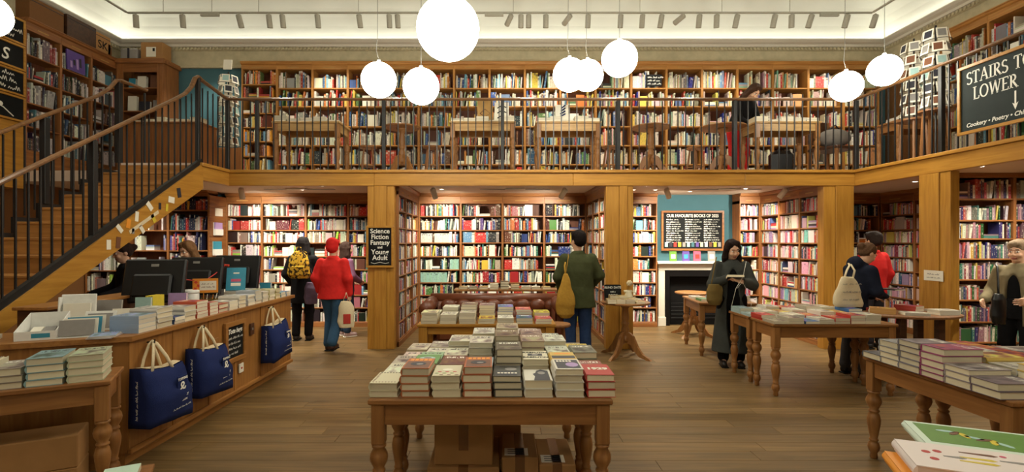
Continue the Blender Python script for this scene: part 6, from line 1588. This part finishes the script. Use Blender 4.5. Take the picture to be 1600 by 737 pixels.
# the books in their hands
sc_ = 1.62 / 1.7
o = lay_book('small dark paperback held open by the woman in the long coat', 0, 0, 0, .03, (50, 44, 44), 0, True, (226, 214, 180), .19, .14)
M = T(P2(1143, 6.42)) @ RZ(PI - .25) @ T((.02 * sc_, .33 * sc_, 1.20 * sc_)) @ Matrix.Rotation(.35, 4, 'X')
o.matrix_world = M @ T((-.095, -.07, 0))
t = thing('earphones', 'white earphone cable hanging down the front of the long coat', 'earphones', (0, 0, 0))
a = Vector(P2(1143, 6.42)); fw = RZ(PI - .25) @ Vector((0, 1, 0)); 
MB().tube([PX(1166, 408, 6.12), PX(1161, 432, 6.05), PX(1150, 450, 6.05), PX(1143, 478, 6.10), PX(1146, 492, 6.12)], .0022, 6).obj('cable', 'paper', t, True); MB().tube([PX(1152, 450, 6.05), PX(1160, 440, 6.05), PX(1168, 455, 6.06), PX(1174, 474, 6.1), PX(1172, 492, 6.12)], .0022, 6).obj('cable', 'paper', t, True)
o = lay_book('thin dark book in the hands of the dark-hooded woman', X(1393, 6.0), 6.0, 1.02, .012, (50, 46, 50), .2, True, (200, 190, 170), .15, .21)
# ================================================================ LAMPS
def globe(label, x, y, Y, d, kink=0.0):
    p = PX(x, y, Y); t = thing('globe_pendant', label, 'pendant lamp', p, 0, 'glowing globe pendants')
    MB().sphere((0, 0, 0), d / 2, 32, 20).obj('globe', 'globe_glow', t)
    top = zc - p.z
    MB().lathe([(.012, d / 2 - .004), (.022, d / 2), (.022, d / 2 + .03), (.006, d / 2 + .035)], 10).obj('cap', 'white_plastic', t)
    MB().tube([(0, 0, d / 2 + .03), (-kink, 0, d / 2 + .14), (-kink * .6, 0, d / 2 + .3), (0, 0, top)], .0035, 6).obj('cord', 'grey_metal', t)
    return t
globe('glowing globe pendant, largest one hanging over the front book table', 700, 45, 3.2, .40)
globe('glowing globe pendant leftmost of the two left of centre', 592, 125, 5.75, .40, .03)
globe('glowing globe pendant right below the largest globe', 658, 135, 5.55, .40)
globe('glowing globe pendant left one of the overlapping pair', 890, 117, 5.9, .39, .03)
globe('glowing globe pendant right one of the overlapping pair', 918, 118, 6.25, .39, .02)
globe('glowing globe pendant just right of the overlapping pair', 968, 92, 5.5, .39)
globe('glowing globe pendant left one in front of the gallery corner', 1322, 135, 6.5, .385, .03)
globe('glowing globe pendant right one in front of the gallery corner', 1382, 110, 6.2, .375)
globe('glowing globe pendant cut off by the left edge', -24, 22, 4.2, .36)
# more of the same pendants hang over the front of the shop, behind the camera
for x_, y_, z_, w_ in ((2.9, .9, 3.4, 'right'), (-2.6, .6, 3.5, 'left'), (.6, -1.0, 3.3, 'nearest the front wall')):
    t = globe('glowing globe pendant over the front of the shop, ' + w_, 785, 377, 1, .42); t.location = (x_, y_, z_)

def spot_lamp(name, loc, target, watts, size=70, blend=.7, col=(1, .93, .75), rad=.04):
    d = bpy.data.lights.new(name, 'SPOT'); d.energy = watts; d.spot_size = math.radians(size); d.spot_blend = blend; d.color = col; d.shadow_soft_size = rad
    o = link(name, d); o.location = loc; o.rotation_euler = (Vector(target) - Vector(loc)).to_track_quat('-Z', 'Y').to_euler(); return o
# track above the gallery with its heads
TY, TZ = 8.55, EYE + 357 * 8.55 / FPX
TXL, TXR = X(199, TY), X(1363, TY)
t = thing('lighting_track', 'grey lighting track suspended along the back of the ceiling', 'lighting track', (0, 0, TZ))
bx('rail', (TXL, TY - .018, -.012), (TXR, TY + .018, .014), 'track_grey', t, 0.003)
bx('rail', (TXL - .018, 3.0, -.012), (TXL + .018, TY - .018, .014), 'track_grey', t, 0.003)
bx('rail', (TXR - .018, 3.0, -.012), (TXR + .018, TY - .018, .014), 'track_grey', t, 0.003)
for x in (255, 331, 404, 560, 590, 802, 1000, 1128, 1234): bx('hanger', (X(x, TY) - .004, TY - .004, .01), (X(x, TY) + .004, TY + .004, zc - TZ), 'track_grey', t, 0)
for x in (328, 772, 1296): bx('feed_box', (X(x, TY) - .16, TY - .02, -.06), (X(x, TY) + .16, TY + .02, -.012), 'track_grey', t, 0.004)
heads = [(212, 8), (285, 5), (373, -8), (420, 0), (441, 0), (496, 0), (561, -4), (608, 0), (621, 0), (798, 40), (814, 0), (826, 0), (853, 0), (890, 50), (919, 0), (970, 0), (1004, 0), (1034, 6), (1067, 60), (1093, 0), (1120, -4), (1152, 6), (1211, 5), (1237, -8), (1268, 10), (1324, 6), (1368, 8)]
for i, (x, a) in enumerate(heads):
    h = thing('track_spotlight', 'grey cylinder spotlight, %s from left along the ceiling track' % nth(i), 'spotlight', (X(x, TY), TY, TZ - .012), 0, 'spotlights on the ceiling track')
    bx('mount', (-.012, -.012, -.04), (.012, .012, 0), 'track_grey', h, 0.002)
    M = T((0, 0, -.05)) @ Matrix.Rotation(math.radians(a), 4, 'Y') @ Matrix.Rotation(math.radians(16 if a < 30 else 55), 4, 'X')
    b_ = MB().lathe([(.001, -.18), (.041, -.18), (.043, -.185), (.046, -.18), (.046, .02), (.036, .03), (.001, .03)], 14, 0, M, False).obj('lamp_body', 'track_grey', h)
    MB().lathe([(.001, -.176), (.037, -.176)], 14, 0, M, False).obj('lens', 'lamp_glow' if i % 3 == 1 else 'white_plastic', h)
    if i % 2 == 1:
        spot_lamp('track_lamp', (X(x, TY), TY + .06, TZ - .30), (X(x, TY), YB, 3.6) if i % 4 == 1 else (X(x, TY), 7.9, ZG + .6), TRACK_W, 80)
# ceiling lights under the gallery; entries in metres are added to brighten dark shelves
for i, (x, Y) in enumerate(((426, 8.6), (503, 8.1), (472, 8.7), (550, 7.9), (690, 8.6), (903, 8.0), (990, 8.7), (1011, 8.1), (1024, 8.7), (1078, 9.0), (1165, 8.5), (1192, 8.0), (1330, 8.2), (-5.0, 7.8), (-6.2, 8.2), (-3.6, 6.95), (6.2, 7.5), (5.75, 6.0), (6.6, 6.0), (6.0, 4.6))):
    xx = X(x, Y) if x > 100 else x
    if xx == -3.6: Y = 7.6
    d = thing('downlight', 'round recessed downlight in the ceiling under the gallery, %s from left' % nth(i), 'downlight', (xx, Y, ZC), 0, 'downlights under the gallery')
    MB().lathe([(.03, -.002), (.048, -.006), (.052, -.001)], 16, 0, None, False).obj('trim_ring', 'white_plastic', d)
    MB().lathe([(.001, -.003), (.032, -.003)], 16, 0, None, False).obj('lens', 'lamp_glow', d)
    spot_lamp('downlight_lamp', (xx, Y, ZC - .02), (xx, Y + .35, 0), DOWN_W, 130, .9)
for i, (x, y, Y, tx) in enumerate(((377, 301, 8.35, .1), (677, 300, 8.35, -.25), (882, 300, 8.35, .5), (1042, 300, 8.35, -.5), (1226, 300, 8.35, .5))):
    p = Vector((X(x, Y), Y, ZC))
    h = thing('gallery_spotlight', 'white cylinder spotlight under the gallery ceiling, %s from left' % nth(i), 'spotlight', p, 0, 'spotlights under the gallery')
    bx('mount', (-.02, -.02, -.05), (.02, .02, 0), 'white_plastic', h, .003)
    M = T((0, 0, -.06)) @ Matrix.Rotation(tx, 4, 'Y') @ Matrix.Rotation(.5, 4, 'X')
    MB().lathe([(.001, -.13), (.04, -.13), (.042, -.135), (.046, -.13), (.046, .03), (.036, .045), (.001, .045)], 16, 0, M, False).obj('lamp_body', 'white_plastic', h)
    MB().lathe([(.001, -.126), (.036, -.126)], 16, 0, M, False).obj('lens', 'lamp_glow', h)
    q = M @ Vector((0, 0, -.16)); spot_lamp('gallery_lamp', p + q, p + Vector((-tx * .9, 1.0, -.7)), DOWN_W * .9, 110)
p = Vector((GXR + .5, 6.6, ZC))
h = thing('gallery_spotlight', 'white spotlight below the right gallery, facing the room', 'spotlight', p)
bx('mount', (-.02, -.02, -.04), (.02, .02, 0), 'white_plastic', h, .003)
M = T((0, 0, -.06)) @ Matrix.Rotation(-.3, 4, 'Y') @ Matrix.Rotation(-.6, 4, 'X')
MB().lathe([(.001, -.10), (.05, -.10), (.054, -.105), (.056, -.10), (.05, .03), (.03, .045), (.001, .045)], 16, 0, M, False).obj('lamp_body', 'white_plastic', h)
MB().lathe([(.001, -.097), (.046, -.097)], 16, 0, M, False).obj('lens', 'lamp_glow', h)
spot_lamp('gallery_lamp', p + M @ Vector((0, 0, -.13)), p + M @ Vector((0, 0, -2)), DOWN_W * .7, 90)
for i, (x, w_, Y) in enumerate(((463, 34, 8.45), (805, 34, 8.45), (1140, 34, 8.45))):
    v = thing('ceiling_vent', 'long white vent panel in the ceiling under the gallery, %s from left' % nth(i), 'vent', (X(x, Y), Y, ZC))
    bx('panel', (-.17, -.05, -.025), (.17, .05, 0), 'white_plastic', v, .004)
    bx('grille', (-.6, .1, -.008), (.6, .2, 0), 'grey_metal', v, .002)
# ================================================================ TIDYING
# letters become meshes; of the books on the tables the largest in view stay single, the rest is one stock
bpy.context.view_layer.update()
dg = bpy.context.evaluated_depsgraph_get()
for o in [o for o in bpy.data.objects if o.type == 'FONT']:
    me = bpy.data.meshes.new_from_object(o.evaluated_get(dg)); n = link(o.name.split('.')[0], me, o.parent); n.matrix_local = o.matrix_local.copy(); bpy.data.objects.remove(o)
books = [o for o in bpy.data.objects if o.get('category') == 'book' and o.type == 'MESH']
sc_b = []
for o in books:
    M = o.matrix_world; c_ = sum((M @ Vector(q) for q in o.bound_box), Vector()) / 8; lab = o['label']
    u, v = CX + c_.x * FPX / c_.y, HY - (c_.z - EYE) * FPX / c_.y
    s_ = 1.0 / c_.y ** 2 * (.12 + (.5 if ('top book' in lab or 'only book' in lab) and c_.z < 1.6 else 0))
    hid = 'first row' not in lab and 'front row' not in lab and 'stack' in lab and 'counter' not in lab and 'aisle' not in lab
    if hid and 'top' not in lab and 'only' not in lab: s_ *= .15
    if not (0 < u < 1600 and 0 < v < 737): s_ *= .02
    if 'held' in lab or 'hands' in lab or o.children and any(ch.name.startswith('cover_title') for ch in o.children): s_ += 9
    sc_b.append((s_, o))
sc_b.sort(key=lambda q: -q[0])
vs, fs, cols, off = [], [], [], 0
for s_, o in sc_b[300:]:
    for q, c_ in ((o, o.color), (o.children[0], o.children[0].color)):
        M = q.matrix_world; vs += [tuple(M @ v.co) for v in q.data.vertices]
        for p in q.data.polygons: fs.append(tuple(off + i for i in p.vertices)); cols += [tuple(c_)] * len(p.vertices)
        off = len(vs)
    for ch in list(o.children): bpy.data.objects.remove(ch)
    bpy.data.objects.remove(o)
if vs:
    me = bpy.data.meshes.new('piled_stock'); me.from_pydata(vs, [], fs); me.materials.append(MAT['skin_free'])
    a = me.color_attributes.new('Col', 'FLOAT_COLOR', 'CORNER'); a.data.foreach_set('color', np.array(cols, 'f').ravel())
    tag(link('piled_stock', me), 'further books low in the piles on the tables and the gallery', 'book stock', None, 'stuff')
print('books kept', min(300, len(sc_b)), 'of', len(sc_b))
